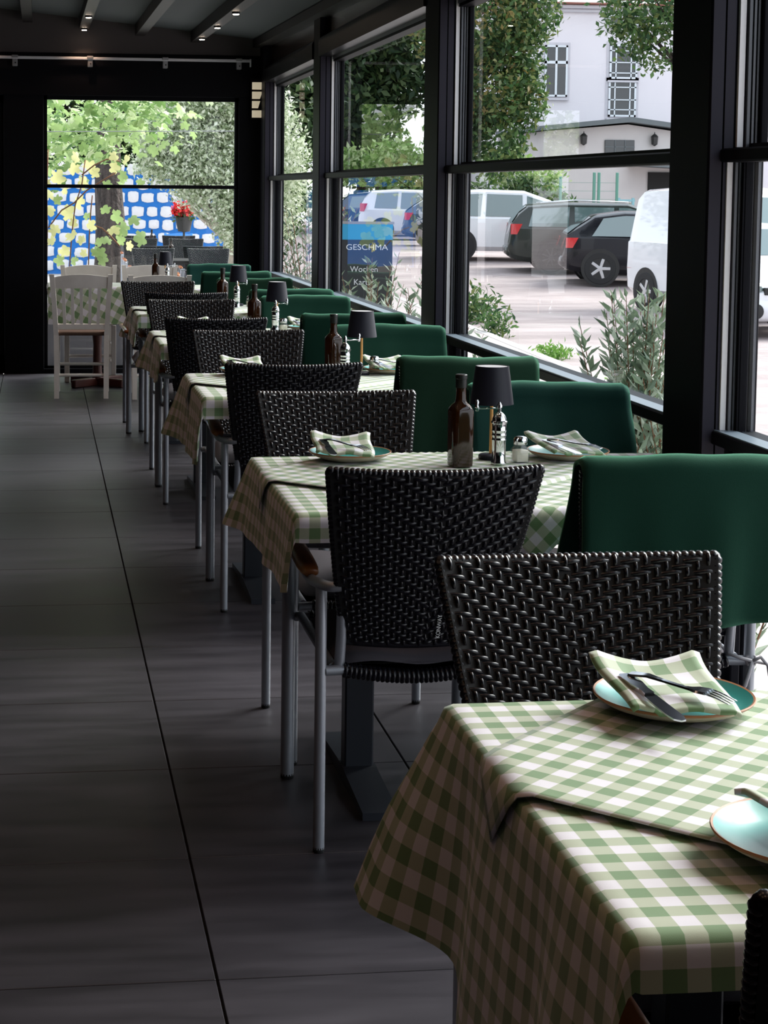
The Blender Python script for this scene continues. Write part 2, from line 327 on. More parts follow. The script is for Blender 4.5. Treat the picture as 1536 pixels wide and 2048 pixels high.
# window wall: posts and bays
posts = [(4.50, 4.786), (7.70, 7.98), (11.03, 11.29), (13.742, 14.16), (1.27, 1.556), (-1.96, -1.674)]
for k, (a, b) in enumerate(sorted(posts)):
    m = MB(); m.box(XW, XW+.155, a, b, 0, 2.62, bev=.004)
    # shallow grooves on the face that looks down the room: raised fillets
    m.box(XW+.004, XW+.036, a-.006, a+.001, .02, 2.6, mi=1); m.box(XW+.041, XW+.066, a-.006, a+.001, .02, 2.6, mi=1)
    tag(m.build('trim_%d' % (k+3), ['black_metal', 'black_metal_satin']), kind='structure')
ps = sorted(posts); nwin = 0
tag(MB().box(XW+.02, XW+.12, YB, 1.28, 0, 2.6).build('wall_light_block', 'wall_dark'), kind='structure')   # unseen wall added to keep window light off the near chair backs
for k in range(len(ps)-1):
    if ps[k+1][1] < 2: continue
    y0, y1 = ps[k][1], ps[k+1][0]; nwin += 1
    W = empty('window_%d' % nwin, (XW, (y0+y1)/2, 0), kind='structure')
    def part(m, name, mt, sm=False):
        m.v = [(x-XW, y-(y0+y1)/2, z) for x, y, z in m.v]; return m.build(name, mt, W, sm)
    # blind cassette (rounded) above
    m = MB(); prof = [(XW-.01, 2.285), (XW-.012, 2.36)]+[(XW+.035+.047*-cos(t), 2.37+.045*sin(t)) for t in [R(q) for q in range(0, 181, 18)]]+[(XW+.085, 2.285)]
    m.prism(prof, y0, y1, axis='y'); part(m, 'blind_cassette', 'header_metal', 40)
    # jambs at both ends: white zip guide, grey profiles; upper sash is further out than the lower one
    for (e, sg) in ((y1, -1), (y0, 1)):
        a, b = sorted((e, e+sg*.012))
        m = MB(); m.box(XW+.074, XW+.090, a, b, 1.57, 2.285); m.box(XW+.050, XW+.065, a, b, .822, 1.545); part(m, 'blind_guide', 'blind_guide')
        a, b = sorted((e, e+sg*.02))
        m = MB()
        for (x0, x1, zz0, zz1) in ((XW+.096, XW+.104, 1.56, 2.28), (XW+.109, XW+.115, 1.56, 2.28), (XW+.120, XW+.125, 1.56, 2.28), (XW+.069, XW+.076, .82, 1.55), (XW+.080, XW+.085, .82, 1.55), (XW+.132, XW+.14, .05, 2.28)):
            m.box(x0, x1, a, b, zz0, zz1)
        part(m, 'side_profile', 'grey_profile')
        a, b = sorted((e, e+sg*.035)); m = MB(); m.box(XW+.086, XW+.090, a, b, .82, 1.55); m.box(XW+.128, XW+.150, a, b, 1.56, 2.28, bev=.003); m.box(XW+.09, XW+.115, a, b, .04, 1.55, bev=.003)
        part(m, 'sash_stile', 'black_metal')
    m = MB(); m.box(XW+.032, XW+.105, y0, y1, 1.530, 1.566, bev=.005); m.box(XW+.105, XW+.15, y0, y1, 1.545, 1.58); part(m, 'mid_rail', 'black_metal')
    m = MB(); m.box(XW+.030, XW+.15, y0, y1, .786, .820, bev=.003); part(m, 'sill_rail', 'black_metal')
    m = MB(); m.box(XW+.036, XW+.088, y0, y1, .820, .824); part(m, 'sill_sheen_strip', 'sill_sheen_grey')  # the rail top's blue-white sheen, put into the strip's colour
    m = MB(); m.box(XW+.085, XW+.15, y0, y1, 2.255, 2.295); m.box(XW+.08, XW+.088, y0, y1, 2.27, 2.285, mi=1); part(m, 'top_rail', ['black_metal', 'grey_profile'])
    m = MB(); m.box(XW, XW+.12, y0, y1, 0, .05); part(m, 'bottom_rail', 'black_metal')
    for nm, x, z0, z1 in (('glass_pane', XW+.135, 1.578, 2.258), ('glass_pane', XW+.095, .822, 1.532), ('glass_pane', XW+.075, .05, .787)):
        m = MB(); m.box(x-.003, x+.003, y0+.003, y1-.003, z0, z1)
        # a single sheet keeps one clean reflection
        m = MB(); m.add([(x, y0+.003, z0), (x, y1-.003, z0), (x, y1-.003, z1), (x, y0+.003, z1)], [(0, 1, 2, 3)]); part(m, nm, 'window_glass')
# far wall: header, posts, fixed window, doorway at the left
m = MB()
m.box(-.27, .04, YF, YF+.12, 0, 2.5, bev=.004); m.box(1.573, XW+.02, YF, YF+.12, 0, 2.5, bev=.004); m.box(-1.6, XW+.02, YF-.01, YF+.12, 2.182, 2.51, bev=.004)
m.box(.04, 1.573, YF, YF+.12, 0, .036); m.box(-1.6, -.66, YF, YF+.12, 0, 2.5); m.box(XL, -1.6, YF, YF+.12, 0, 2.9)
tag(m.build('wall_far', 'black_metal'), kind='structure')
m = MB(); m.add([(XL, YF-.004, 2.505), (XW+.1, YF-.004, 2.505), (XW+.1, YF-.004, ceil_z(XW+.1, YF)+.02), (XL, YF-.004, ceil_z(XL, YF)+.02),
     (XL, YF+.08, 2.505), (XW+.1, YF+.08, 2.505), (XW+.1, YF+.08, ceil_z(XW+.1, YF)+.02), (XL, YF+.08, ceil_z(XL, YF)+.02)],
     [(0, 1, 2, 3), (7, 6, 5, 4), (0, 4, 5, 1), (2, 6, 7, 3), (1, 5, 6, 2), (3, 7, 4, 0)]); tag(m.build('trim_20', 'fascia'), kind='structure')
W = empty('window_20', (.8, YF+.05, 0), kind='structure')
m = MB(); m.box(-.76, .773, -.02, .03, 1.462, 1.490, bev=.003); m.build('mid_rail', 'black_metal', W)
m = MB(); 
for x in (-.76, .745): m.box(x, x+.028, -.01, .03, .036, 2.182)
m.box(-.76, .773, -.01, .03, 2.150, 2.182); m.box(-.76, .773, -.01, .03, .036, .06); m.build('window_frame', 'black_metal', W)
for z0, z1 in ((.06, 1.462), (1.49, 2.15)):
    m = MB(); m.add([(-.74, .01, z0), (.75, .01, z0), (.75, .01, z1), (-.74, .01, z1)], [(0, 1, 2, 3)]); m.build('glass_pane', 'window_glass', W)
D = empty('door_1', (-.78, YF+.05, 0), kind='structure')
m = MB(); m.box(.12, .16, -.02, .03, 0, 2.18); m.box(.47, .51, -.02, .03, 0, 2.18); m.box(.12, .51, -.02, .03, 2.12, 2.18); m.box(.12, .51, -.02, .03, 0, .15); m.build('door_frame', 'black_metal', D)
m = MB(); m.add([(.16, .005, .15), (.47, .005, .15), (.47, .005, 2.12), (.16, .005, 2.12)], [(0, 1, 2, 3)]); m.build('glass_pane', 'window_glass', D)
m = MB(); m.box(XL-.15, XL, YB, YF+.1, 0, 3.3); tag(m.build('wall_left', 'wall_dark'), kind='structure')
m = MB(); m.box(XL, XW+.2, YB-.1, YB, 0, 3.2)
tag(m.build('wall_back', 'wall_dark'), kind='structure')  # unseen; closed and moved close to keep light off the chair backs
# white curtain rod with brackets on the far wall
rod = empty('curtain_rod', (0, 0, 0), label='white curtain rod on small steel brackets across the far wall', cat='curtain rod')
m = MB(); m.box(-1.5, 1.655, 13.985, 14.005, 2.455, 2.477, bev=.003); m.box(1.65, 1.66, 13.98, 14.01, 2.42, 2.48); m.build('rail', 'rod_white', rod)
for x in (-.77, -.18, .40, .985, 1.565):
    m = MB(); m.box(x-.02, x+.02, 13.99, 14.035, 2.40, 2.462, bev=.004); m.tube([(x+.004, 13.985, 2.425), (x+.004, 13.992, 2.425)], .006, 8, mi=1); m.box(x-.025, x+.025, 13.98, 14.035, 2.462, 2.485, bev=.004)
    m.build('bracket', ['steel_bracket', 'rubber'], rod)
wl = empty('wall_lamp', (1.66, 13.95, 2.02), label='small cream slatted lamp fixed high in the far window corner', cat='lamp')
m = MB(); m.box(0, .085, .03, .05, -.01, .31); m.build('back_plate', 'black_metal', wl)
for k, (wd, ws) in enumerate(((.075, .085), (.045, .062), (.06, .078), (.085, .082))):
    m = MB(); z = .005+k*.073; m.prism([(.008, z), (.008+wd, z), (.008+ws, z+.055), (.008, z+.055)], 0, .03, axis='y'); m.build('slat', 'cream_slat', wl)

# ------------------------------------------------------------------ woven armchair
def back_pt(s, t, off=0.0):
    """s -1..1 across, t 0..1 bottom to top; off = distance in front of the mid surface"""
    w_ = .158+.068*t**.8
    y = -.235-.165*t-.030*(1-s*s)*(.4+.6*t); z = .470+.394*t+.006*s*s*t-.008*(1-t)*(1-s*s)
    n = Vector((.25*s*0, .93, .37)); n.normalize()
    return Vector((w_*s, y, z))+n*off
def lens(m, c, ax, nx, ny, L, Wd, h, nrm, bow=0, mi=0, ns=4):
    """a strand's visible float: a raised lens-shaped strip"""
    vs = []; fs = []
    for i in range(ns+1):
        u = -1+2*i/ns; hh = h*(1-abs(u)**2.6)-.0016*abs(u)**3; ww = Wd*(1-.35*abs(u)**3)
        p = c+ax*(u*L/2)
        vs += [p+nx*(-ww/2)-nrm*.0012, p+nx*(-ww*.27)+nrm*hh*.85, p+nx*(ww*.27)+nrm*hh, p+nx*(ww/2)-nrm*.0012]
    for i in range(ns):
        for k in range(3): fs.append((i*4+k, i*4+k+1, (i+1)*4+k+1, (i+1)*4+k))
    m.add(vs, fs, mi)
NROW, NCOL = 44, 27
def weave_mesh():
    m = MB()
    for side in (1, -1):
        for j in range(NROW):
            t = 1-(j+.8)/(NROW+.6)
            for i in range(NCOL):
                s = -1+2*(i+.5)/NCOL; left = i < NCOL/2
                ph = (i-j) % 3 if left else (i-(NCOL//2)*2+j) % 3
                p = back_pt(s*.97, t, .0105*side); q = back_pt(min(1, s+.02)*.97, t, .0105*side); r_ = back_pt(s*.97, min(1, t+.02), .0105*side)
                ax = (q-p).normalized(); az = (r_-p).normalized(); nn = ax.cross(az).normalized()*(1 if ax.cross(az).y*side > 0 else -1)
                cw = (back_pt(.97, t)-back_pt(-.97, t)).length/NCOL; rh = .42/NROW
                jit = 1+.12*(random.random()-.5)
                if ph == 0: lens(m, p+az*rh*.1, az, ax, None, rh*2.3*jit, .0076, .0048, nn)
                elif ph == 1:
                    c = p+ax*cw*.55+az*(.0016 if left else -.0016)*0
                    if i < NCOL-1: lens(m, c, (ax+az*(-.10 if left else .10)).normalized(), az, None, cw*2.15*jit, rh*.92, .0040, nn)
    return m.mesh('weave', 'rattan', True)
def beads(m, path, r0, pitch, n=8):
    P = [Vector(p) for p in path]; L = [0]
    for a, b in zip(P, P[1:]): L.append(L[-1]+(b-a).length)
    N = max(2, int(L[-1]/pitch)); pts = []; rs = []
    def at(d):
        for k in range(len(L)-1):
            if d <= L[k+1] or k == len(L)-2: return P[k].lerp(P[k+1], (d-L[k])/(L[k+1]-L[k]))
    for q in range(N):
        for f, rr in ((.03, .82), (.2, 1.0), (.5, 1.08), (.8, 1.0), (.97, .82)): pts.append(at((q+f)/N*L[-1])); rs.append(r0*rr)
    m.tube(pts, rs, n)
def make_chair():
    root = empty('armchair', (0, 0, 0), cat='chair')
    # backrest core panel
    m = MB(); NU, NV = 16, 12
    f_ = lambda a, b: back_pt((2*a-1), b, .0095); g_ = lambda a, b: back_pt((1-2*a), b, -.0095)
    m.grid(f_, NU, NV); m.grid(g_, NU, NV)
    b = m.build('backrest', 'rattan_base', root, True)
    me = weave_mesh(); o = bpy.data.objects.new('weave', me); COL.objects.link(o); o.parent = b; o['kind'] = 'stuff'
    m = MB(); path = [back_pt(-1, t/12) for t in range(0, 12)]+[back_pt(-1+k/16*2, 1) for k in range(0, 17)]+[back_pt(1, t/12) for t in range(11, -1, -1)]
    beads(m, path, .0092, .0112); m.build('wrapped_rim', 'rattan', b, True)
    m = MB(); m.tube([back_pt(-1+k/10*2, 0) for k in range(11)], .012, 8); m.build('bottom_edge', 'rattan', b, True)
    for sg in (-1, 1):   # rear leg
        m = MB(); x = .215*sg; m.tube([(x, -.25, .008), (x, -.25, .57), (x, -.248, .592)], .0125, 14); lg = m.build('leg', 'alu', root, 40)
        m = MB(); m.lathe([(.0115, 0), (.0125, .002), (.0125, .012)], 14, c=(x, -.25, 0)); m.build('foot_cap', 'rubber', lg, 40)
        m = MB(); m.tube([(x, .25, .008), (x, .25, .58)], .0165, 14); lg = m.build('leg', 'alu', root, 40)
        m = MB(); m.lathe([(.0155, 0), (.0165, .002), (.0165, .012)], 14, c=(x, .25, 0)); m.build('foot_cap', 'rubber', lg, 40)
        # arm tube from the backrest edge, over the leg, forward beneath the wood
        m = MB(); m.tube(bez([(.178*sg, -.290, .600), (.205*sg, -.285, .598), (.232*sg, -.21, .598), (.230*sg, .0, .600), (.217*sg, .25, .592), (.217*sg, .27, .575)], 4), .0115, 12); m.build('arm_tube', 'alu', root, 40)
        m = MB(); pts = []; rs = []
        for k in range(13):
            q = k/12; y = -.205+.49*q; pts.append((.232*sg-.012*sg*(q**2), y, .613+.012*sin(PI*q)-.006*q)); rs.append(.0235*(.72 if k in (0, 12) else .95 if k in (1, 11) else 1.0))
        m.tube(pts, rs, 12, ell=(.55, 1.05)); m.build('armrest', 'arm_wood', root, True)
        # upright from seat frame to the backrest
        m = MB(); m.tube([(.172*sg, -.235, .40), (.170*sg, -.248, .48), (.172*sg, -.270, .58)], .0115, 10); m.build('back_support', 'alu', root, 40)
        m = MB(); m.tube([(.185*sg, -.235, .408), (.185*sg, .24, .408)], .0115, 10); m.tube([(.150*sg, -.243, .405), (.205*sg, -.249, .405)], .0115, 10); m.tube([(.150*sg, .243, .405), (.200*sg, .249, .405)], .0115, 10)
        m.build('seat_frame', 'alu', root, 40)
    for y, dz in ((-.243, .018), (.243, .010)):
        m = MB(); beads(m, [(-.165+.33*k/10, y, .405-dz*sin(PI*k/10)) for k in range(11)], .0165, .0105)
        m.build('wrapped_rail', 'rattan', root, True)
    m = MB(); m.grid(lambda a, b: (-.185+.37*a, -.235+.47*b, .405-.02*sin(PI*a)+.002*((int(a*30)+int(b*30)) % 2)), 30, 30)
    m.grid(lambda a, b: (.185-.37*a, -.235+.47*b, .395-.02*sin(PI*a)), 6, 6); m.build('seat', 'rattan', root)
    m = MB(); N = 14
    def cu(a, b, up):
        x = -1+2*a; y = -1+2*b; e = (1-abs(x)**6)*(1-abs(y)**6); 
        return (.178*x*(1-.03*y*y), -.022+.215*y*(1-.03*x*x), .412+(.045*max(0, e)**.5+.005*sin(5*x+2*y) if up else -.012*max(0, e)**.5)+.004)
    m.grid(lambda a, b: cu(a, b, 1), N, N); m.grid(lambda a, b: cu(1-a, b, 0), N, N)
    m.build('cushion', 'cushion', root, True)
    return root
chair0 = make_chair()
CH_USED = [False]
def put_chair(x, y, rz, label, group, rot=0):
    o = copy_tree(chair0) if CH_USED[0] else chair0
    if not CH_USED[0]: CH_USED[0] = True
    o.location = (x, y, 0); o.rotation_euler = (0, 0, rz+R(rot)); tag(o, label, 'chair', group); return o

def draw_blanket(x, y, rz, label, matn, zr=.50, zf=.56, hw=.238, seed=0, group='green blankets over the window-side chairs'):
    rs = random.Random(seed); ph = [rs.random()*6.28 for _ in range(6)]
    prof = []   # (y,z,ripple)
    ztop = .893; yt = -.402
    for k in range(10): q = k/9; prof.append((yt-.034-.006*q*0-.020*(1-q)*0, zr+(ztop-.03-zr)*q, (1-q)))
    for k in range(1, 8): a = PI-PI*k/8; prof.append((yt+.034*cos(a)-.0, ztop-.03+.03*sin(a), 0))
    for k in range(1, 11):
        q = k/10; z = ztop-.03-(ztop-.03-zf)*q; t = (z-.452)/.418; prof.append((-.235-.165*t+.030-.004+.008*(q), z, q*.7))
    def fn(a, b):
        i = b*(len(prof)-1); k = min(int(i), len(prof)-2); f = i-k
        y_, z_, rp = [prof[k][c]*(1-f)+prof[k+1][c]*f for c in range(3)]
        s = 2*a-1; edge = max(0, (abs(s)-.93)/.07)
        rear = 1 if b < .4 else 0
        y_ += -.022*(1-s*s)*(1-.0*b)+rp*(.010*sin(5*s+ph[0])+.006*sin(11*s+ph[1]))*(-1 if rear else .6)
        xx = hw*s*(1+.03*rp)+rp*.008*sin(3*b*5+ph[2])
        z_ += .003*sin(3*s+ph[3])*(1-rp)-.010*edge*(1-rp)+.0015*sin(9*s+ph[4])*(1-rp)+rp*.006*s
        return (xx, y_, z_)
    m = MB(); m.grid(fn, 28, 26*2)
    o = m.build('blanket', matn, None, True); md = o.modifiers.new('thick', 'SOLIDIFY'); md.thickness = .009; md.offset = 0
    o.location = (x, y, 0); o.rotation_euler = (0, 0, rz); tag(o, label, 'blanket', group); return o

# ------------------------------------------------------------------ tables, cloths and what stands on them
TZ = .75
def drape_fn(x0, x1, y0, y1, z0, seed, flare=.18):
    rs = random.Random(seed); p = [rs.random()*6.28 for _ in range(5)]
    cxm, cym = (x0+x1)/2, (y0+y1)/2; r = .012
    def f(x, y, off=0):
        cx_ = min(max(x, x0+r), x1-r); cy_ = min(max(y, y0+r), y1-r); dx, dy = x-cx_, y-cy_; d = math.hypot(dx, dy)
        if d < 1e-6: return (x, y, z0+off+.0012*sin(9*x+p[3])*sin(7*y+p[4]))
        ux, uy = dx/d, dy/d
        arc = r*PI/2
        if d < arc: a = d/r; return (cx_+ux*(r+off)*sin(a), cy_+uy*(r+off)*sin(a), z0-r+(r+off)*cos(a))
        h = d-arc; corner = min(1, 4*abs(ux*uy)) if abs(ux*uy) > 1e-4 else 0
        per = (cx_+cy_)*1.0+math.atan2(uy, ux)*.12
        amp = min(1, h/.16)*(.008+.006*corner)
        # front and back hang straighter, the sides flare
        fl = (abs(ux)*(.45*flare+1.7*flare*math.exp(-((cy_-y1)/.10)**2))+.02*abs(uy))*h
        wob = amp*(sin(per*21+p[0])+.5*sin(per*37+p[1]))
        if abs(ux) < .5 and h > 0: amp *= .45; wob *= .45
        o_ = r+off+fl+max(-.006, wob*.7+amp*.45)
        tang = .006*min(1, h/.15)*sin(per*23+p[2])
        return (cx_+ux*o_-uy*tang, cy_+uy*o_+ux*tang, z0-r-h*(.985-.35*corner*.3))
    return f
def cloth(name, x0, x1, y0, y1, z0, ov, seed, label, group, step=.02, flare=.18, mtn='gingham', hem=None, ang=0, big=1):
    f = drape_fn(x0, x1, y0, y1, z0, seed, flare); L, Rr, F, B = ov
    nu = int((x1-x0+L+Rr)/step); nv = int((y1-y0+F+B)/step)
    def P(a, b):
        u = x0-L+(x1-x0+L+Rr)*a; v = y0-F+(y1-y0+F+B)*b
        if hem: u, v = hem(u, v, a, b)
        return u, v
    m = MB(); m.grid(lambda a, b: f(*P(a, b)), nu, nv, uv=lambda a, b: (((P(a, b)[0]-x0+.012)*cos(ang)-(P(a, b)[1]-y0+.003)*sin(ang))/big, ((P(a, b)[0]-x0+.012)*sin(ang)+(P(a, b)[1]-y0+.003)*cos(ang))/big))
    o = m.build(name, mtn, None, True); tag(o, label, 'tablecloth', group); return o
def topper(xc, yc, half, rect, z0, seed, label, ang=45, crease=.22):
    f = drape_fn(*rect, z0, seed, .10); ca, sa = cos(R(ang)), sin(R(ang)); n = 56
    def P(a, b): return (-half+2*half*a, -half+2*half*b)
    def fn(a, b):
        u, v = P(a, b); x = xc+u*ca-v*sa; y = yc+u*sa+v*ca
        st = max(0, min(1, (v+half-crease)/.005)); e = .0045+.0085*st*(1-.6*max(0, min(1, (v+half-crease)/.25)))
        return f(x, y, e)
    m = MB(); vs_n = n
    # extra rows around the crease so that it reads as a folded edge
    bs = sorted(set([k/n for k in range(n+1)]+[(crease)/(2*half), (crease+.006)/(2*half)]))
    vs = []; uvs = []
    for b in bs:
        for i in range(n+1): vs.append(fn(i/n, b)); uvs.append(P(i/n, b))
    fs = [(j*(n+1)+i, j*(n+1)+i+1, (j+1)*(n+1)+i+1, (j+1)*(n+1)+i) for j in range(len(bs)-1) for i in range(n)]
    m.add(vs, fs, 0, uvs); o = m.build('overlay_cloth', 'gingham', None, True); tag(o, label, 'tablecloth', 'overlay cloths laid diagonally on the tables')
    md = o.modifiers.new('thick', 'SOLIDIFY'); md.thickness = .0016; md.offset = 0; return o
def make_table(x0, x1, y0, y1, label, ycol=None):
    c = ((x0+x1)/2, (y0+y1)/2, 0); t = empty('dining_table', c, label=label, cat='table', group='tables along the windows')
    hx, hy = (x1-x0)/2, (y1-y0)/2
    m = MB(); m.box(-hx+.012, hx-.012, -hy+.012, hy-.012, TZ-.032, TZ-.0035, bev=.006); m.build('table_top', 'table_board', t)
    yc = (ycol-c[1]) if ycol else .06
    for sx_ in (-1, 1):
        x = sx_*(hx-.235)
        m = MB(); m.box(x-.036, x+.036, yc-.028, yc+.028, .03, TZ-.06, bev=.004); m.build('column', 'table_metal', t)
        m = MB(); pl = [(yc-.31, 0), (yc+.31, 0), (yc+.31, .018), (yc+.04, .036), (yc-.04, .036), (yc-.31, .018)]; m.prism(pl, x-.042, x+.042, axis='x'); m.build('foot', 'table_metal', t)
        m = MB(); m.box(x-.03, x+.03, yc-.26, yc+.26, TZ-.062, TZ-.032, bev=.004); m.build('bearer', 'table_metal', t)
    return t
# near to far: table rows
ROW = [(1.557, 2.335), (3.76, 4.60), (5.94, 6.75), (8.05, 8.86), (9.93, 10.72)]
ORD = ['nearest', 'second', 'third', 'fourth', 'fifth']
TX0, TX1 = .545, 1.665
for k, (a, b) in enumerate(ROW):
    make_table(TX0, TX1, a, b, '%s dining table from the camera, dark steel pedestals under gingham' % ORD[k])
    if k == 0:
        def hem(u, v, a_, b_):   # the nearest cloth hangs lowest at its near end
            return (u-(.30/(1+math.exp((v-2.07)/.022)) if u < TX0 else 0)*(TX0-u)/.30, v)
        ov = (.28, .05, .05, .05)
    else: hem = None; ov = ((.175, .04, .06, .05), (.23, .04, .07, .06), (.18, .04, .07, .06), (.18, .04, .07, .06))[k-1]
    cloth('tablecloth', TX0, TX1, a, b, TZ, ov, 11+k, 'green and white gingham tablecloth hanging over the %s table' % ORD[k], 'gingham tablecloths on the window tables', step=.014 if k == 0 else .02, hem=hem, big=(1, 1.02, 1.2, 1.4, 1.5)[k])
    topper((TX0+TX1)/2-.022, (a+b)/2+.07, .432, (TX0, TX1, a, b), TZ, 31+k, 'gingham overlay cloth laid diagonally on the %s table' % ORD[k])

FR = {'A': 'far side', 'B': 'near side'}
def chair_pair(kind, k, y, left=True, right=True, dxl=0, dxr=0, bl=None, xr=1.40, mt='blanket_green', rot=0, zr=.5, seed=0, lab=None, blab=None):
    rz = 0 if kind == 'B' else PI     # B looks away from the camera (+y), A looks back at it
    if left: put_chair(.835+dxl, y, rz, lab or 'black woven armchair, aisle seat on the %s of the %s table' % (FR[kind], ORD[k]), 'woven armchairs on the aisle side', rot)
    if right:
        put_chair(xr+dxr, y, rz, 'woven armchair under a green blanket, window seat on the %s of the %s table' % (FR[kind], ORD[k]), 'woven armchairs on the window side')
        draw_blanket(xr+dxr, y, rz, 'green fleece blanket over the window seat on the %s of the %s table' % (FR[kind], ORD[k]), mt, seed=seed, zr=zr)
chair_pair('B', 0, 1.75, right=False, dxl=-.025)
chair_pair('A', 0, 2.29, right=False, dxl=.012)
chair_pair('B', 1, 4.00, dxl=-.013, xr=1.365, mt='blanket_green', seed=1, zr=.535)
chair_pair('A', 1, 4.60, dxl=.01, xr=1.468, mt='blanket_teal', seed=2)
chair_pair('B', 2, 6.24, dxl=.01, xr=1.435, mt='blanket_olive', seed=3)
chair_pair('A', 2, 6.84, dxl=.02, xr=1.440, seed=4)
chair_pair('B', 3, 8.36, dxl=-.04, xr=1.420, seed=5)
chair_pair('A', 3, 8.90, dxl=-.04, xr=1.400, seed=6)
chair_pair('B', 4, 10.36, dxl=-.01, xr=1.42, seed=7)
chair_pair('A', 4, 10.78, dxl=-.09, xr=1.36, mt='blanket_olive', seed=8)
# maker's tag on the second table's near chair
tg = MB(); tg.box(-.007, .007, -.002, 0, 0, .06); 
def text_obj(name, s, size, matn, parent=None, loc=(0, 0, 0), rot=(0, 0, 0), ext=.0003, sx_=1):
    c = bpy.data.curves.new(name, 'FONT'); c.body = s; c.size = size; c.extrude = ext; c.align_x = 'CENTER'; c.align_y = 'CENTER'
    o = bpy.data.objects.new(name, c); COL.objects.link(o); o.location = loc; o.rotation_euler = rot; o.scale = (sx_, 1, 1)
    c.materials.append(M[matn]); bpy.context.view_layer.update()
    dg = bpy.context.evaluated_depsgraph_get(); me = bpy.data.meshes.new_from_object(o.evaluated_get(dg)); me.materials.clear(); me.materials.append(M[matn])
    bpy.data.objects.remove(o); q = bpy.data.objects.new(name, me); COL.objects.link(q); q.location = loc; q.rotation_euler = rot; q.scale = (sx_, 1, 1)
    if parent is not None: q.parent = parent
    return q
for o in list(bpy.data.objects):
    if o.get('label', '').startswith('black woven armchair, aisle seat on the near side of the second'):
        p = back_pt(.22, .13, -.020)
        text_obj('maker_tag', 'KONWAY', .0135, 'tag_white', o, (p.x, p.y, p.z), (R(68), R(-90), 0)).rotation_euler = Matrix(((0, -1, 0), (-.37, 0, -.93), (.93, 0, -.37))).transposed().to_3x3().inverted().to_euler() if False else Matrix(((0, -1, 0), (-.368, 0, -.93), (.93, 0, -.368))).to_euler()
    if o.get('label', '').startswith('woven armchair under a green blanket, window seat on the near side of the second'):
        m = MB()   # cushion tie knotted round the rear leg
        cx_, cy_, cz_ = .215, -.262, .408
        m.tube([(.16, -.26, .425), (.19, -.268, .415), (cx_, cy_-.006, cz_), (.25, -.262, .40), (.262, -.25, .39)], .004, 6); m.tube([(cx_+.012*cos(q), cy_+.004, cz_+.012*sin(q)) for q in [k*PI/4 for k in range(8)]], .004, 6, closed=True)
        m.tube([(cx_, cy_-.006, cz_), (.205, -.275, .385), (.195, -.278, .355), (.188, -.275, .345)], [.004, .005, .005, .004], 6); m.tube([(cx_, cy_-.006, cz_), (.232, -.274, .418), (.25, -.272, .398), (.258, -.27, .36)], .0042, 6)
        m.build('cushion_tie', 'tie_grey', o, True)

# ---- tabletop things
def make_bottle(n):
    r = empty('oil_bottle', (0, 0, 0), cat='bottle')
    sq = lambda z: 6 if z < .14 else 2.2 if z > .165 else 6-(z-.14)/.025*3.8
    m = MB(); m.lathe([(.020, 0), (.0265, .003), (.027, .012), (.0275, .140), (.0265, .148), (.021, .157), (.0150, .163), (.0130, .172), (.012, .196), (.0125, .206)], 28, sq=sq); m.build('glass_body', 'bottle_glass', r, 50)
    m = MB(); m.lathe([(.0138, .200), (.0142, .206), (.0142, .222), (.0152, .223), (.0152, .232), (.013, .234)], 20); m.build('cap', 'bottle_cap', r, 40); return r
def make_mill():
    r = empty('pepper_mill', (0, 0, 0), cat='pepper mill')
    m = MB(); m.lathe([(.019, 0), (.020, .002), (.020, .006), (.0175, .010), (.0175, .060), (.0185, .062), (.0185, .064), (.0175, .066), (.0175, .072), (.0185, .074), (.0185, .076), (.0175, .078), (.0175, .084), (.0185, .086), (.0185, .088), (.0178, .09), (.018, .104), (.0205, .106), (.0205, .110), (.018, .112), (.0175, .118), (.014, .126), (.008, .132), (.005, .134), (.005, .143), (.007, .145), (.007, .150), (.004, .155), (.002, .159)], 24)
    m.build('body', 'chrome', r, 40)
    m = MB(); m.box(-.062, .004, -.003, .003, .141, .145, bev=.001); m.lathe([(.004, .143), (.006, .146), (.0045, .152), (.006, .160), (.003, .165)], 10, c=(-.058, 0, 0)); m.box(-.062, -.054, -.004, .004, .136, .146, bev=.001)
    m.build('crank', 'chrome', r, 40); return r
def make_shaker():
    r = empty('salt_shaker', (0, 0, 0), cat='salt shaker')
    sq = lambda z: 5 if z < .03 else 2.2
    m = MB(); m.lathe([(.0150, 0), (.0165, .002), (.0165, .028), (.0125, .036), (.0125, .040)], 20, sq=sq); m.build('jar', 'clear_glass', r, 50)
    m = MB(); m.lathe([(.0138, .003), (.0142, .004), (.0142, .026), (.008, .0275)], 16, sq=lambda z: 5); m.build('salt_fill', 'salt', r, 50)
    m = MB(); m.lathe([(.0142, .038), (.0145, .039), (.0145, .049), (.0125, .0535), (.006, .0555)], 20); m.build('lid', 'chrome', r, 50); return r
def make_lamp():
    r = empty('table_lamp', (0, 0, 0), cat='lamp')
    m = MB(); m.lathe([(.030, 0), (.032, .002), (.032, .010), (.028, .013), (.006, .015)], 28); m.build('base', 'lamp_black', r, 50)
    m = MB(); m.lathe([(.0048, .012), (.0048, .160), (.006, .165), (.006, .22)], 12); m.build('stem', 'brass', r, 50)
    m = MB(); m.lathe([(.054, .146), (.0565, .144), (.0430, .242), (.041, .242), (.0395, .238)], 36); m.v = m.v
    m.f = m.f[:-2]; m.m = m.m[:-2]; m.lathe([(.0395, .2355), (.0410, .2405)], 36, mi=1); m.build('lamp_shade', ['lamp_black', 'lamp_white'], r, 50); return r
def _grow(o, k):
    for c in o.children:
        for v in c.data.vertices: v.co *= k
    return o
protos = {'bottle': make_bottle(0), 'mill': make_mill(), 'shaker': _grow(make_shaker(), 1.22), 'lamp': make_lamp()}
used = set()
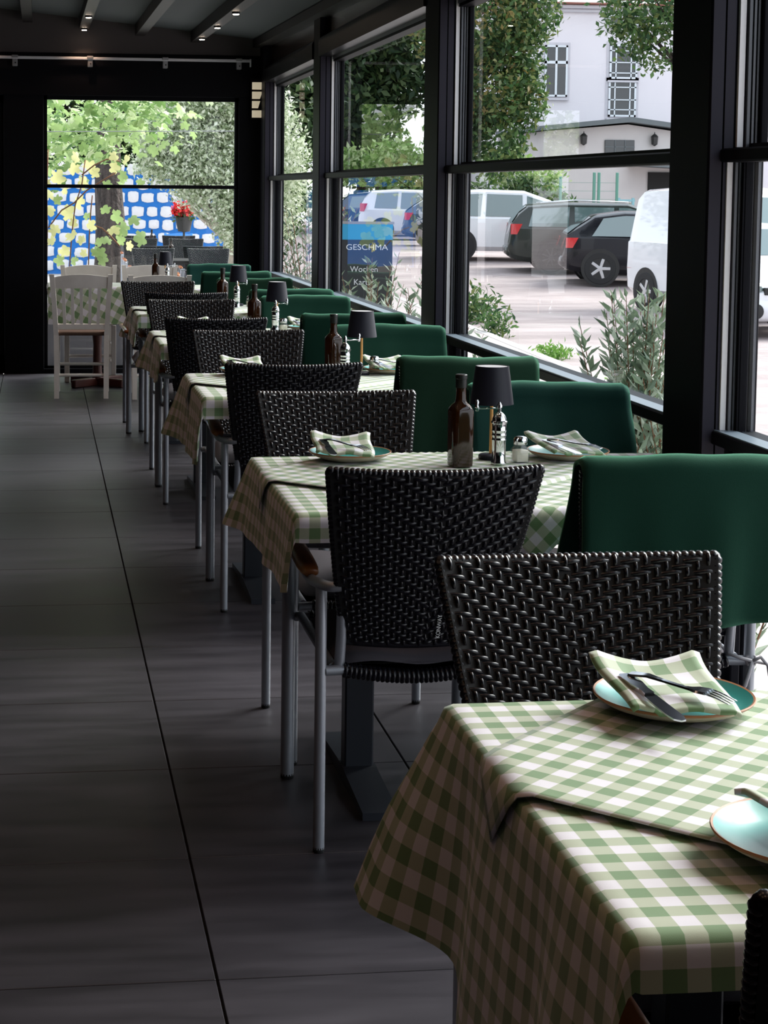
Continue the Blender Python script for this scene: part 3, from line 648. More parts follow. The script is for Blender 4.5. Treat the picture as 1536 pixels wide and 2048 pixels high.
def place(kind, x, y, rz, label, group, z=TZ+.0095):
    o = protos[kind]
    if kind in used: o = copy_tree(o)
    used.add(kind); o.location = (x, y, z); o.rotation_euler = (0, 0, rz); tag(o, label, None, group); return o
TT = [(1, 1.049, 4.326, 1.157, 4.359, 1.160, 4.45, 1.221, 4.388), (2, 1.088, 6.50, 1.118, 6.42, 1.205, 6.56, 1.262, 6.6), (3, 1.048, 8.62, 1.143, 8.55, 1.170, 8.70, 1.19, 8.60), (4, 1.08, 10.45, 1.16, 10.40, 1.19, 10.6, 1.245, 10.48)]
for k, bx, by, mx_, my, lx, ly, sx_, sy in TT:
    place('bottle', bx, by, R(8*k), 'tall dark square oil bottle with black cap on the %s table' % ORD[k], 'oil bottles on the tables')
    place('mill', mx_, my, [0, R(-3), R(200), R(-170), R(-170)][k], 'chrome pepper mill with crank handle on the %s table' % ORD[k], 'pepper mills on the tables')
    place('lamp', lx, ly, 0, 'small table lamp with black cone shade on the %s table' % ORD[k], 'black-shaded table lamps')
    place('shaker', sx_, sy, R(10), 'small glass salt shaker with chrome lid on the %s table' % ORD[k], 'salt shakers on the tables')

def make_plate():
    r = empty('plate', (0, 0, 0), cat='plate')
    m = MB(); m.lathe([(.0001, .005), (.05, .005), (.072, .007), (.094, .016), (.103, .0225)], 48); m.f = m.f[:-1]; m.m = m.m[:-1]
    m.lathe([(.103, .0225), (.1055, .0235), (.1065, .022), (.1050, .0195)], 48, mi=1); m.f = m.f[:-2]; m.m = m.m[:-2]
    m.lathe([(.1050, .0195), (.094, .0120), (.070, .003), (.060, .0), (.055, .0), (.0001, .0015)], 48, mi=2); m.f = m.f[:-2]; m.m = m.m[:-2]
    m.build('dish', ['plate_teal', 'plate_rim', 'plate_cream'], r, 60); return r
def make_napkin():
    m = MB()
    def fn(a, b):
        u = 2*a-1; v = b
        x = -.018+.074*u*(1+.06*v)+.004*sin(6*v); y = -.100+.155*v+.008*abs(u)**2*v
        z = .024+.003*sin(5*u+1)*(1-v)+v**1.4*(.022+.020*abs(u)**1.6*(1 if u < 0 else .8)) + .010*(u < -.5)*(1-v)*abs(u)
        z += .007
        if abs(u) > .86 : z -= .008*(abs(u)-.86)/.14
        return (x, y, z)
    m.grid(fn, 26, 16, uv=lambda a, b: (.15*a+.012, .115*b+.006))
    o = m.build('napkin', 'gingham_napkin', None, True); md = o.modifiers.new('thick', 'SOLIDIFY'); md.thickness = .006; md.offset = -1; return o
def make_knife():
    o = empty('knife', (0, 0, 0), cat='knife')
    out = [(-.105, -.006), (-.100, -.0088), (-.06, -.0082), (-.035, -.0055), (-.012, -.0062), (-.008, -.0085), (.03, -.0098), (.075, -.0100), (.094, -.0085), (.103, -.002), (.100, .004), (.085, .0068), (0.0, .0068), (-.008, .0068), (-.012, .0062), (-.035, .0055), (-.06, .0082), (-.100, .0088), (-.105, .006)]
    m = MB(); m.prism(out[:5]+out[14:], -.0028, .0028); m.build('handle', 'cutlery', o); m = MB(); m.prism(out[4:15], -.0009, .0009); m.build('blade', 'cutlery', o); return o
def make_fork():
    o = empty('fork', (0, 0, 0), cat='fork')
    def bend(x): return .006*max(0, (x-.02)/.08)*(1-max(0, (x-.06)/.06))-.010*max(0, (x-.02)/.09)**2+.004*(1-min(1, abs(x+.06)/.06))
    pr = [(-.095, .007), (-.088, .0085), (-.06, .0060), (-.03, .0035), (.01, .0030), (.022, .005), (.034, .0105), (.050, .0118), (.056, .0118)]
    m = MB(); vs = []; fs = []
    for x, w_ in pr:
        z = bend(x); vs += [(x, -w_, z), (x, w_, z), (x, w_*.8, z+.0022), (x, -w_*.8, z+.0022)]
    for i in range(len(pr)-1):
        for k in range(4): fs.append((i*4+k, i*4+(k+1) % 4, (i+1)*4+(k+1) % 4, (i+1)*4+k))
    fs += [(3, 2, 1, 0), tuple(len(vs)-4+k for k in range(4))]; m.add(vs, fs); m.build('handle', 'cutlery', o, 40)
    for q in (-.0096, -.0032, .0032, .0096):
        m = MB(); m.tube([(.053, q, bend(.053)+.001), (.075, q*1.02, bend(.075)+.001), (.098, q*.98, bend(.098)+.002), (.104, q*.97, bend(.104)+.003)], [.0019, .0017, .0012, .0005], 6, ell=(.6, 1)); m.build('tine', 'cutlery', o, True)
    return o
pp = {'plate': make_plate(), 'napkin': make_napkin(), 'knife': make_knife(), 'fork': make_fork()}; pu = set()
def setting(x, y, rz, where):
    z = TZ+.009
    for kd, dx, dy, dz, rx, ry, a, lab in (('plate', 0, 0, 0, 0, 0, 0, 'round teal plate with brown rim'), ('napkin', -.002, -.004, 0, 0, 0, 0, 'folded gingham napkin lying on the plate'),
                                      ('knife', -.060, -.088, .043, 9, 5, -82, 'steel knife resting on the napkin'), ('fork', -.014, -.056, .047, 0, 3, -42, 'steel fork resting on the napkin')):
        o = pp[kd]
        if kd in pu: o = copy_tree(o)
        pu.add(kd); c, s = cos(rz), sin(rz); o.location = (x+dx*c-dy*s, y+dx*s+dy*c, z+dz)
        o.rotation_euler = (0, R(ry), rz+R(a)) if kd in ('knife', 'fork') else (0, 0, rz)
        if kd in ('knife', 'fork'): o.scale = (.78, 1.15, 1.2) if kd == 'knife' else (.72, 1.25, 1.2)
        tag(o, lab+' '+where, {'plate': 'plate', 'napkin': 'napkin', 'knife': 'knife', 'fork': 'fork'}[kd], {'plate': 'teal plates', 'napkin': 'gingham napkins', 'knife': 'table knives', 'fork': 'table forks'}[kd]+' on the tables')
setting(.840, 2.240, 0, 'at the far side of the nearest table')
setting(.805, 1.728, R(115), 'at the near side of the nearest table')
setting(.794, 4.47, R(-6), 'at the aisle seat of the second table')
setting(1.366, 4.45, R(10), 'by the window on the second table')
setting(1.33, 6.62, R(5), 'by the window on the third table')
setting(.78, 6.62, 0, 'at the aisle seat of the third table')
setting(.78, 8.72, 0, 'at the aisle seat of the fourth table')
setting(1.33, 8.7, 0, 'by the window on the fourth table')

# ------------------------------------------------------------------ far group: cream wooden chairs and tables
def make_wood_chair():
    r = empty('wooden_chair', (0, 0, 0), cat='chair')   # faces +y
    for sg in (-1, 1):
        x = .175*sg
        m = MB(); pts = [(x*.98, -.235, 0), (x*.98, -.195, .22), (x*1.0, -.185, .44), (x*1.07, -.225, .66), (x*1.16, -.265, .865)]
        vs = []; fs = []
        for (a, b, c) in pts: w_ = .017; vs += [(a-w_, b-.017, c), (a+w_, b-.017, c), (a+w_, b+.017, c), (a-w_, b+.017, c)]
        for i in range(4):
            for k in range(4): fs.append((i*4+k, i*4+(k+1) % 4, (i+1)*4+(k+1) % 4, (i+1)*4+k))
        fs += [(3, 2, 1, 0), (16, 17, 18, 19)]; m.add(vs, fs); m.build('leg', 'cream_paint', r)
        m = MB(); m.box(x-.018, x+.018, .175, .211, 0, .43, bev=.003); m.build('leg', 'cream_paint', r)
        for z in (.13, .27): 
            m = MB(); m.tube([(x, -.20, z), (x, .19, z-.01)], .010, 8); m.build('stretcher', 'cream_paint', r, 40)
    for y, z in ((-.205, .16), (.19, .20)): m = MB(); m.tube([(-.17, y, z), (.17, y, z)], [.011, .011], 8); m.build('stretcher', 'cream_paint', r, 40)
    m = MB(); m.box(-.19, .19, -.19, .215, .435, .462, bev=.008); m.build('seat', 'seat_brown', r)
    def at(z): q = (z-.44)/.425; return -.187-.078*q
    m = MB(); vs = []; fs = []; N = 12
    for k in range(N+1):
        u = -1+2*k/N; x = u*.19; zt = .845+.020*(1-u*u); zb = .768; yb = .010*(1-u*u)
        vs += [(x*.96, at(zb)-.01-yb, zb), (x*.96, at(zb)+.012-yb, zb), (x, at(zt)+.012-yb, zt), (x, at(zt)-.01-yb, zt)]
    for i in range(N):
        for k in range(4): fs.append((i*4+k, i*4+(k+1) % 4, (i+1)*4+(k+1) % 4, (i+1)*4+k))
    m.add(vs, fs); m.build('top_rail', 'cream_paint', r, 40)
    m = MB(); m.box(-.172, .172, at(.5)-.01, at(.5)+.012, .478, .518, bev=.003); m.build('lower_rail', 'cream_paint', r)
    for k in range(5):
        x = -.115+k*.0575; m = MB(); z0, z1 = .51, .78
        m.add([(x-.011, at(z0)-.006, z0), (x+.011, at(z0)-.006, z0), (x+.011, at(z0)+.008, z0), (x-.011, at(z0)+.008, z0), (x*1.08-.011, at(z1)-.006, z1), (x*1.08+.011, at(z1)-.006, z1), (x*1.08+.011, at(z1)+.008, z1), (x*1.08-.011, at(z1)+.008, z1)],
              [(3, 2, 1, 0), (4, 5, 6, 7), (0, 1, 5, 4), (1, 2, 6, 5), (2, 3, 7, 6), (3, 0, 4, 7)]); m.build('slat', 'cream_paint', r)
    return r
wc = make_wood_chair(); first = True
for (x, y, rz, lab) in ((.300, 12.58, R(-2), 'cream slat-back wooden chair standing in front of the far gingham table'), (.83, 12.50, 0, 'cream wooden chair behind the fifth table, only its top rail showing'),
                        (.385, 13.60, PI, 'cream wooden chair behind the far gingham table, left of its pair'), (.86, 13.62, PI, 'cream wooden chair right of its pair behind the far tables')):
    o = wc if first else copy_tree(wc); first = False; o.location = (x, y, 0); o.rotation_euler = (0, 0, rz); tag(o, lab, 'chair', 'cream wooden chairs')
def far_table(x0, x1, y0, y1, lab, clab, seed):
    t = empty('dining_table', ((x0+x1)/2, (y0+y1)/2, 0), label=lab, cat='table'); hx, hy = (x1-x0)/2, (y1-y0)/2
    m = MB(); m.box(-hx+.01, hx-.01, -hy+.01, hy-.01, TZ-.03, TZ-.003); m.build('table_top', 'table_board', t)
    m = MB(); m.box(-hx+.03, hx-.03, -hy+.03, hy-.03, TZ-.13, TZ-.03); m.build('apron', 'red_wood', t)
    m = MB(); m.lathe([(.045, .05), (.035, .1), (.03, .3), (.045, .45), (.03, .62)], 12); m.build('column', 'red_wood', t, 40)
    for a in range(4):
        m = MB(); m.box(.0, .26, -.022, .022, .0, .06, bev=.006, mtx=Matrix.Rotation(R(45+90*a), 4, 'Z')); m.build('foot', 'red_wood', t)
    cloth('tablecloth', x0, x1, y0, y1, TZ, (.03, .03, .27, .12), seed, clab, 'gingham tablecloths at the far end', flare=.05, ang=.5, big=1.9)
far_table(.06, .80, 12.86, 13.50, 'far table on a red-brown wooden pedestal behind the slat-back chair', 'gingham tablecloth hanging low on the far left table', 51)
far_table(.85, 1.60, 12.60, 13.20, 'far dining table by the window corner beneath gingham', 'gingham tablecloth on the far table in the window corner', 52)
place('bottle', .845, 12.95, 0, 'brown oil bottle on the far left table before the garden window', 'oil bottles on the tables', TZ+.004)
place('mill', .935, 13.0, R(200), 'chrome pepper mill beside the bottle on the far tables', 'pepper mills on the tables', TZ+.004)
place('lamp', .93, 13.15, 0, 'small black-shaded table lamp on the far tables before the garden window', 'black-shaded table lamps', TZ+.004)
for kd, y, xr, mt, sd in (('B', 12.52, 1.345, 'blanket_green', 9), ('A', 12.98, 1.35, 'blanket_teal', 10)):
    rz = 0 if kd == 'B' else PI; wd = 'near' if kd == 'B' else 'far'
    put_chair(xr, y if kd == 'B' else 12.93, rz, 'woven armchair under a blanket at the %s side of the far corner table' % wd, 'woven armchairs on the window side')
    draw_blanket(xr, y if kd == 'B' else 12.93, rz, 'green fleece blanket over the %s side chair of the far corner table' % wd, mt, seed=sd)

# ------------------------------------------------------------------ OUTSIDE: street side
mat('asphalt', (.27, .22, .215), .9, noise=((.7, 1.6, 1), (.41, .345, .335), 10), bump=(6, .6, .03))
mat('pavement', (.40, .345, .33), .9, noise=(1.3, (.49, .43, .415), 6), bump=(14, .3, .01))
mat('kerb', (.50, .46, .44), .9, noise=(5, (.62, .58, .56))); mat('patio_stone', (.40, .38, .36), .85, noise=(2, (.55, .52, .50)))
mat('facade', (.74, .70, .74), .9, noise=(.5, (.78, .74, .775), 3)); mat('facade_trim', (.58, .56, .60), .8); mat('annex_wall', (.56, .53, .53), .9, noise=(.8, (.64, .61, .60)))
mat('roof_tile', (.30, .12, .09), .8); mat('roof_slate', (.13, .15, .16), .7); mat('window_white', (.72, .76, .80), .5); mat('window_dark', (.035, .04, .045), .12, spec=.8)
mat('dark_void', (.015, .015, .015), .9); mat('lantern_black', (.02, .02, .02), .4); mat('fence_green', (.10, .26, .20), .6); mat('fence_blue', (.22, .42, .46), .6)
mat('bark', (.020, .015, .013), .95, noise=((14, 14, 3), (.085, .066, .058), 6), bump=(18, 1.0, .06)); mat('olive_bark', (.30, .26, .22), .95, noise=((12, 12, 3), (.52, .46, .40), 6), bump=(16, 1, .04))
mat('car_white', (.72, .73, .76), .25, coat=1); mat('car_black', (.006, .006, .010), .2, spec=.3, coat=.25); mat('car_grey', (.018, .024, .020), .25, spec=.35, coat=.3); mat('car_blue', (.03, .06, .12), .25, coat=1)
mat('car_glass', (.10, .15, .15), .06, spec=1, coat=1); mat('car_trim', (.012, .012, .012), .6); mat('tyre', (.015, .015, .016), .8); mat('rim_silver', (.55, .56, .58), .3, metal=.8); mat('tail_red', (.55, .015, .02), .2, coat=1); mat('rim_black', (.04, .04, .042), .5)
mat('stone_white', (.72, .71, .73), .9, bump=(30, .6, .01)); mat('mortar_blue', (.012, .16, .52), .8); mat('chair_blue', (.05, .25, .62), .5)
mat('stem', (.22, .10, .05), .8); mat('geranium', (.75, .02, .02), .6); mat('pot_dark', (.03, .03, .03), .6); mat('pot_grey', (.09, .085, .095), .7); mat('board_black', (.02, .022, .025), .5); mat('board_blue', (.03, .35, .60), .5); mat('chalk', (.75, .78, .80), .8)
leafmat('leaf_dark', [(.012, .035, .014), (.030, .070, .022), (.055, .10, .035), (.10, .15, .05)]); leafmat('leaf_mid', [(.015, .05, .015), (.05, .11, .03), (.10, .19, .06), (.17, .20, .06)])
leafmat('leaf_bright', [(.10, .22, .04), (.22, .36, .10), (.36, .48, .20), (.50, .58, .34)]); leafmat('leaf_olive', [(.18, .25, .12), (.46, .54, .36), (.74, .79, .62), (.90, .92, .82)], tr=.5)
leafmat('leaf_bush', [(.08, .12, .08), (.16, .22, .14), (.26, .33, .24), (.42, .48, .40)]); leafmat('leaf_yellow', [(.80, .60, .30), (.85, .72, .40), (.66, .68, .30), (.82, .62, .36)], tr=.45)
leafmat('leaf_vine', [(.07, .15, .04), (.18, .30, .09), (.36, .48, .20), (.66, .72, .48)], tr=.45); leafmat('grass_weed', [(.08, .20, .03), (.16, .32, .06), (.25, .40, .10)]); leafmat('leaf_reflection', [(.06, .09, .02), (.14, .15, .04), (.24, .17, .06)])
def gz(x, y): return -.5+.045*min(max(y-31, 0), 10)
m = MB(); xs = [2.0, 8, 14, 22, 34, 60]; ys = [-12, 0, 10, 20, 31, 34, 37, 41, 50, 62, 90]
m.add([(x, y, gz(x, y)) for y in ys for x in xs], [(j*6+i, j*6+i+1, (j+1)*6+i+1, (j+1)*6+i) for j in range(len(ys)-1) for i in range(5)])
m.add([(-60, 34, -.08), (2.0, 34, -.08), (2.0, 90, -.08), (-60, 90, -.08)], [(0, 1, 2, 3)])
tag(m.build('ground', 'asphalt'), kind='structure')
def kx(y): return 5.25+.055*(y-12)
sw = MB(); pts = [(y, kx(y)) for y in range(-12, 34, 2)]
vs = []; 
for y, x in pts: vs += [(1.93, y, -.42), (x, y, -.42), (x, y, -.55), (1.93, y, -.55)]
fs = []
for i in range(len(pts)-1):
    for k in range(3): fs.append((i*4+k, i*4+k+1, (i+1)*4+k+1, (i+1)*4+k))
fs.append(tuple(len(vs)-4+k for k in (0, 1, 2, 3))); sw.add(vs, fs); pav = sw.build('pavement', 'pavement'); tag(pav, kind='structure')
for k in range(26):
    y = 4+k*1.05; a, b = kx(y), kx(y+1.03); m = MB()
    m.add([(a, y, -.415), (a+.13, y, -.415), (a+.13, y, -.56), (a, y, -.56), (b, y+1.03, -.415), (b+.13, y+1.03, -.415), (b+.13, y+1.03, -.56), (b, y+1.03, -.56)], [(0, 1, 2, 3), (7, 6, 5, 4), (0, 4, 5, 1), (1, 5, 6, 2), (3, 7, 4, 0)])
    m.build('kerb_stone', 'kerb', pav)
def weed(x, y, n, w_, h_, lab, sz=.10, mt='grass_weed', z=-.5):
    o = foliage('weed_tuft', [(x, y, z+h_*.45, w_, w_*1.6, h_*.6)], n, sz, mt, aspect=.35, shell=.1, up=.6); tag(o, lab, 'weeds', kind='thing')
weed(6.55, 26.2, 420, .34, .50, 'leafy green weed clump growing at the kerb left of the parked cars', .13, 'leaf_mid'); weed(6.15, 23.4, 260, .20, .34, 'smaller weed clump on the kerb nearer than the leafy one', .10, 'leaf_mid')
weed(6.05, 20.4, 420, .22, .13, 'low patch of bright grass along the kerb', .07); weed(5.72, 17.4, 90, .10, .04, 'thin grass tuft at the kerb beside the olive bush', .05); weed(6.6, 14.2, 60, .05, .08, 'tiny weed in the parking ground seen in the rightmost window', .05)

def make_car(name, lab, st, W_, wins, wheels, body, x, y, hd, glass_rear=None, rim='rim_silver', wr=.32, tails=(.80, .98), z=None, front=False, rack=False):
    """st: stations (x, z_bottom, z_belt, z_top, half width scale)"""
    r = empty(name, (x, y, gz(x, y) if z is None else z), R(hd), label=lab, cat='van' if name == 'van' else 'car', group='cars parked across the street')
    xs_ = [s[0] for s in st]
    def sec(xx):
        return [float(np.interp(xx, xs_, [s[k] for s in st])) for k in range(1, 5)]
    hw = W_/2
    def ring(xx):
        zb, zl, zt, ws = sec(xx); g_ = max(0, zt-zl); wl_ = hw*ws; wt = wl_*(1-.22*min(1, g_/.45))
        return [(xx, wl_*.86, zb), (xx, wl_*.98, zb+.10), (xx, wl_*1.0, (zb+zl)/2+.03), (xx, wl_*.985, zl-.02), (xx, wl_*.96, zl), (xx, wt, zt-min(.05, g_*.2)), (xx, wt*.86, zt-.006), (xx, wt*.4, zt+.012)]
    X = sorted(set(xs_+[xs_[0]+(xs_[-1]-xs_[0])*k/24 for k in range(25)])); m = MB(); vs = []; fs = []
    for xx in X:
        h = ring(xx); vs += h+[(a, -b, c) for a, b, c in h[::-1]]
    n = 16
    for i in range(len(X)-1):
        for k in range(n): fs.append((i*n+k, i*n+(k+1) % n, (i+1)*n+(k+1) % n, (i+1)*n+k))
    fs += [tuple(range(n))[::-1], tuple((len(X)-1)*n+k for k in range(n))]
    m.add(vs, fs); m.build('body', body, r, 38)
    def sp(xx, q, side, off=.010):
        h = ring(xx); a, b = h[4], h[5]; return (xx, side*(a[1]+(b[1]-a[1])*q+off), a[2]+(b[2]-a[2])*q)
    for (b0, t0, b1, t1) in wins:
        for side in (1, -1):
            m = MB(); m.grid(lambda a, b: sp((b0+(t0-b0)*b)*(1-a)+(b1+(t1-b1)*b)*a, .06+.86*b, side), 8, 4); m.build('side_window', 'car_glass', r, True)
    def topsurf(x0_, x1_, nm, frac=.84):
        m = MB()
        def f(a, b):
            xx = x0_+(x1_-x0_)*b; h = ring(xx); s = 2*a-1; w0 = h[5][1]*frac; zz = sec(xx)[2]+.016-.012*s*s
            return (xx+(-.008 if nm == 'rear_window' else .008), s*w0, zz)
        m.grid(f, 6, 6); m.build(nm, 'car_glass', r, True)
    if glass_rear: topsurf(*glass_rear[0], 'rear_window'); topsurf(*glass_rear[1], 'windscreen')
    for wx in wheels:
        for side in (1, -1):
            yy = side*(hw*sec(wx)[3]); m = MB(); m.lathe([(.001, -.004), (wr+.055, -.004), (wr+.055, .004), (.001, .004)], 28); m.xf(Matrix.Translation((wx, yy*1.0, wr+.015)) @ Matrix.Rotation(R(90), 4, 'X')); m.build('wheel_arch', 'car_trim', r)
            wh = MB(); wh.lathe([(.20, -.10), (wr-.02, -.10), (wr, -.07), (wr, .07), (wr-.02, .10), (.21, .10), (.20, .07)], 30); wh.xf(Matrix.Translation((wx, yy-side*.085, wr)) @ Matrix.Rotation(R(90), 4, 'X')); w_o = wh.build('wheel', 'tyre', r, 40)
            m = MB(); m.lathe([(.001, .02), (.20, .02), (.205, .06), (.215, .10), (.20, .085)], 30, mi=1); 
            for q in range(5 if rim == 'rim_silver' else 9):
                a = 2*PI*q/(5 if rim == 'rim_silver' else 9); ww = .034 if rim == 'rim_silver' else .020
                m.box(.03, .205, -ww, ww, .07, .095, mtx=Matrix.Rotation(a, 4, 'Z'), bev=.01)
            m.lathe([(.001, .07), (.055, .07), (.05, .10), (.001, .102)], 16)
            m.xf(Matrix.Translation((wx, yy-side*.085, wr)) @ Matrix.Rotation(R(90 if side < 0 else -90), 4, 'X')); m.build('rim', [rim, 'rim_black'], w_o, 40)
    for side in (1, -1):
        m = MB(); z0, z1 = tails
        m.grid(lambda a, b: (lambda xx, zz: (xx, side*(hw*sec(xx)[3]*(1.0)+.008-.0*b), zz))(st[0][0]+.05+.24*a*(1-.45*(1-b)), z0+(z1-z0)*b), 5, 3)
        m.grid(lambda a, b: (st[0][0]-.012+.075*b-.01, side*(hw*.84-.26*a), z0+(z1-z0)*b), 4, 3); m.build('tail_light', 'tail_red', r, True)
        m = MB(); xm = (wheels[0]+wheels[1])/2
        for dx in (-.12, .95): m.box(xm+dx-.004, xm+dx+.004, side*hw*1.0-.004, side*hw*1.0+.004, .35, sec(xm)[1]-.03)
        m.build('door_seam', 'car_trim', r); m = MB(); m.box(xm-.02, xm+.16, side*hw-.02, side*hw+.022, sec(xm)[1]-.13, sec(xm)[1]-.10, bev=.008); m.build('door_handle', body, r)
        m = MB(); mxx = wheels[1]-.62; m.box(mxx, mxx+.14, side*(hw+.02) if side > 0 else -hw-.20, hw+.20 if side > 0 else -hw-.02, sec(mxx)[1]-.02, sec(mxx)[1]+.11, bev=.03); m.build('wing_mirror', body, r)
        if rack:
            m = MB(); m.tube([(st[3][0]+.25, side*hw*.70, sec(st[3][0]+.3)[2]+.02), (1.4, side*hw*.72, sec(1.4)[2]+.05), (2.5, side*hw*.70, sec(2.5)[2]+.03)], .014, 6); m.build('roof_rail', 'rim_silver', r, True)
    m = MB(); m.box(st[0][0]-.04, st[0][0]+.18, -hw*.84, hw*.84, .34, .56, bev=.05); m.build('rear_bumper', body, r, 60)
    if front:
        Lf = st[-1][0]; m = MB(); m.box(Lf-.20, Lf+.03, -hw*.88, hw*.88, .24, .56, bev=.06); m.build('front_bumper', body, r, 60)
        for side in (1, -1):
            m = MB(); m.lathe([(.001, .0), (.095, .0), (.105, .01), (.09, .014), (.001, .012)], 20); m.xf(Matrix.Translation((Lf+.028, side*hw*.64, .38)) @ Matrix.Rotation(R(90), 4, 'Y')); m.build('fog_light', 'car_trim', r, 40)
            m = MB(); m.box(Lf-.14, Lf+.012, side*hw*.7-.16, side*hw*.7+.16, .62, .76, bev=.04); m.build('headlight', 'car_glass', r, 40)
        m = MB(); m.box(Lf-.05, Lf+.02, -.38, .38, .60, .70, bev=.01); m.build('grille', 'car_trim', r)
        m = MB(); m.box(Lf-1.02, Lf-.98, -.5, .1, 1.0, 1.02); m.build('wiper', 'car_trim', r)
    return r
hatch = [(0, .38, .60, .64, .86), (.07, .30, .90, .98, .93), (.28, .25, .93, 1.14, .98), (.62, .22, .93, 1.36, 1), (1.2, .20, .92, 1.44, 1), (2.1, .20, .91, 1.42, 1), (2.65, .20, .90, 1.28, 1), (3.25, .22, .93, .99, .99), (3.9, .25, .82, .86, .95), (4.2, .33, .58, .62, .80)]
wagon = [(0, .38, .60, .66, .88), (.06, .30, .92, 1.02, .94), (.22, .25, .94, 1.26, .98), (.42, .22, .94, 1.42, 1), (1.2, .20, .93, 1.47, 1), (2.5, .20, .92, 1.46, 1), (3.1, .20, .91, 1.28, 1), (3.7, .22, .95, 1.0, .99), (4.3, .25, .84, .88, .95), (4.6, .33, .58, .62, .80)]
tall = [(0, .38, .62, .70, .86), (.05, .30, .96, 1.08, .93), (.18, .25, .98, 1.34, .98), (.40, .22, .98, 1.55, 1), (1.2, .20, .96, 1.60, 1), (2.2, .20, .95, 1.57, 1), (2.8, .20, .94, 1.36, 1), (3.35, .22, .98, 1.06, .99), (3.9, .25, .88, .92, .95), (4.15, .33, .60, .64, .80)]
vanst = [(a_, b_, c_*1.06, d_*1.11, e_) for a_, b_, c_, d_, e_ in [(0, .38, .66, .72, .90), (.04, .30, 1.08, 1.45, .96), (.10, .28, 1.10, 1.72, .99), (.3, .26, 1.10, 1.83, 1), (1.0, .26, 1.10, 1.86, 1), (2.2, .26, 1.08, 1.86, 1), (2.6, .26, 1.06, 1.76, 1), (3.25, .26, 1.05, 1.12, 1), (3.75, .28, .92, .96, .95), (3.9, .34, .6, .64, .84)]]
mini = [(0, .38, .60, .66, .90), (.05, .30, .95, 1.2, .95), (.2, .25, .95, 1.45, 1), (.8, .22, .95, 1.54, 1), (1.4, .20, .94, 1.50, 1), (1.85, .2, .94, 1.10, 1), (2.3, .25, .86, .92, .96), (2.6, .33, .58, .62, .84)]
gl = ((.10, .55), (2.7, 3.2))
make_car('hatchback', 'black hatchback with silver five-spoke wheels parked beside the white van', hatch, 1.76, [(.55, .78, 1.35, 1.38), (1.45, 1.48, 2.95, 2.5)], (.72, 3.3), 'car_black', 10.40, 34.75, -12, gl, tails=(.72, .92))
make_car('estate_car', 'dark grey estate car with red tail lights behind the black hatchback', wagon, 1.80, [(.42, .52, 1.25, 1.28), (1.38, 1.38, 2.2, 2.2), (2.3, 2.3, 3.4, 2.95)], (.90, 3.6), 'car_grey', 10.0, 37.4, -12, ((.08, .38), (3.15, 3.65)), rim='rim_black', rack=True, tails=(.80, 1.02))
make_car('compact_car', 'light silver-white compact car left of the dark estate car', tall, 1.72, [(.55, .62, 1.2, 1.25), (1.32, 1.35, 2.15, 2.15), (2.25, 2.25, 3.1, 2.65)], (.75, 3.3), 'car_white', 8.95, 40.6, -11, ((.08, .38), (2.9, 3.3)), tails=(.95, 1.2))
make_car('van', 'white panel van with its rear wheel beside the black hatchback', vanst, 1.74, [(2.55, 2.55, 3.05, 2.75)], (.72, 3.15), 'car_white', 10.80, 29.6, -79, ((.11, .20), (2.65, 3.2)), tails=(.7, .705), wr=.33)
make_car('city_car', 'small white car facing the terrace, seen through the rightmost window', mini, 1.55, [(.5, .55, 1.7, 1.45)], (.5, 2.15), 'car_white', 10.15, 25.55, -91, ((.06, .2), (1.45, 1.85)), front=True)
make_car('family_car', 'white car with red tail light seen through the second window from the far end', tall, 1.75, [(.5, .58, 1.2, 1.25), (1.32, 1.35, 2.15, 2.15), (2.25, 2.25, 3.1, 2.65)], (.75, 3.3), 'car_white', 9.05, 40.8, 176, ((.08, .38), (2.9, 3.3)), tails=(.75, 1.0), z=-.06) if False else None
make_car('family_car', 'white car farthest away, seen through the middle window behind a dark car', tall, 1.75, [(.5, .58, 1.2, 1.25), (1.32, 1.35, 2.15, 2.15), (2.25, 2.25, 3.1, 2.65)], (.75, 3.3), 'car_white', 10.15, 56, -12, ((.08, .38), (2.9, 3.3)), tails=(.9, 1.15))
make_car('hatchback', 'dark car with red tail light in front of the white car in the middle window', hatch, 1.76, [(.55, .78, 1.35, 1.38), (1.45, 1.48, 2.95, 2.5)], (.72, 3.3), 'car_blue', 10.25, 49.6, -12, gl, tails=(.74, .94))
make_car('saloon_car', 'dark blue estate car behind the farthest white car in the middle window', wagon, 1.80, [(.42, .52, 1.25, 1.28), (1.38, 1.38, 2.2, 2.2), (2.3, 2.3, 3.4, 2.95)], (.90, 3.6), 'car_blue', 10.3, 61, -12, ((.08, .38), (3.15, 3.65)), rack=True)

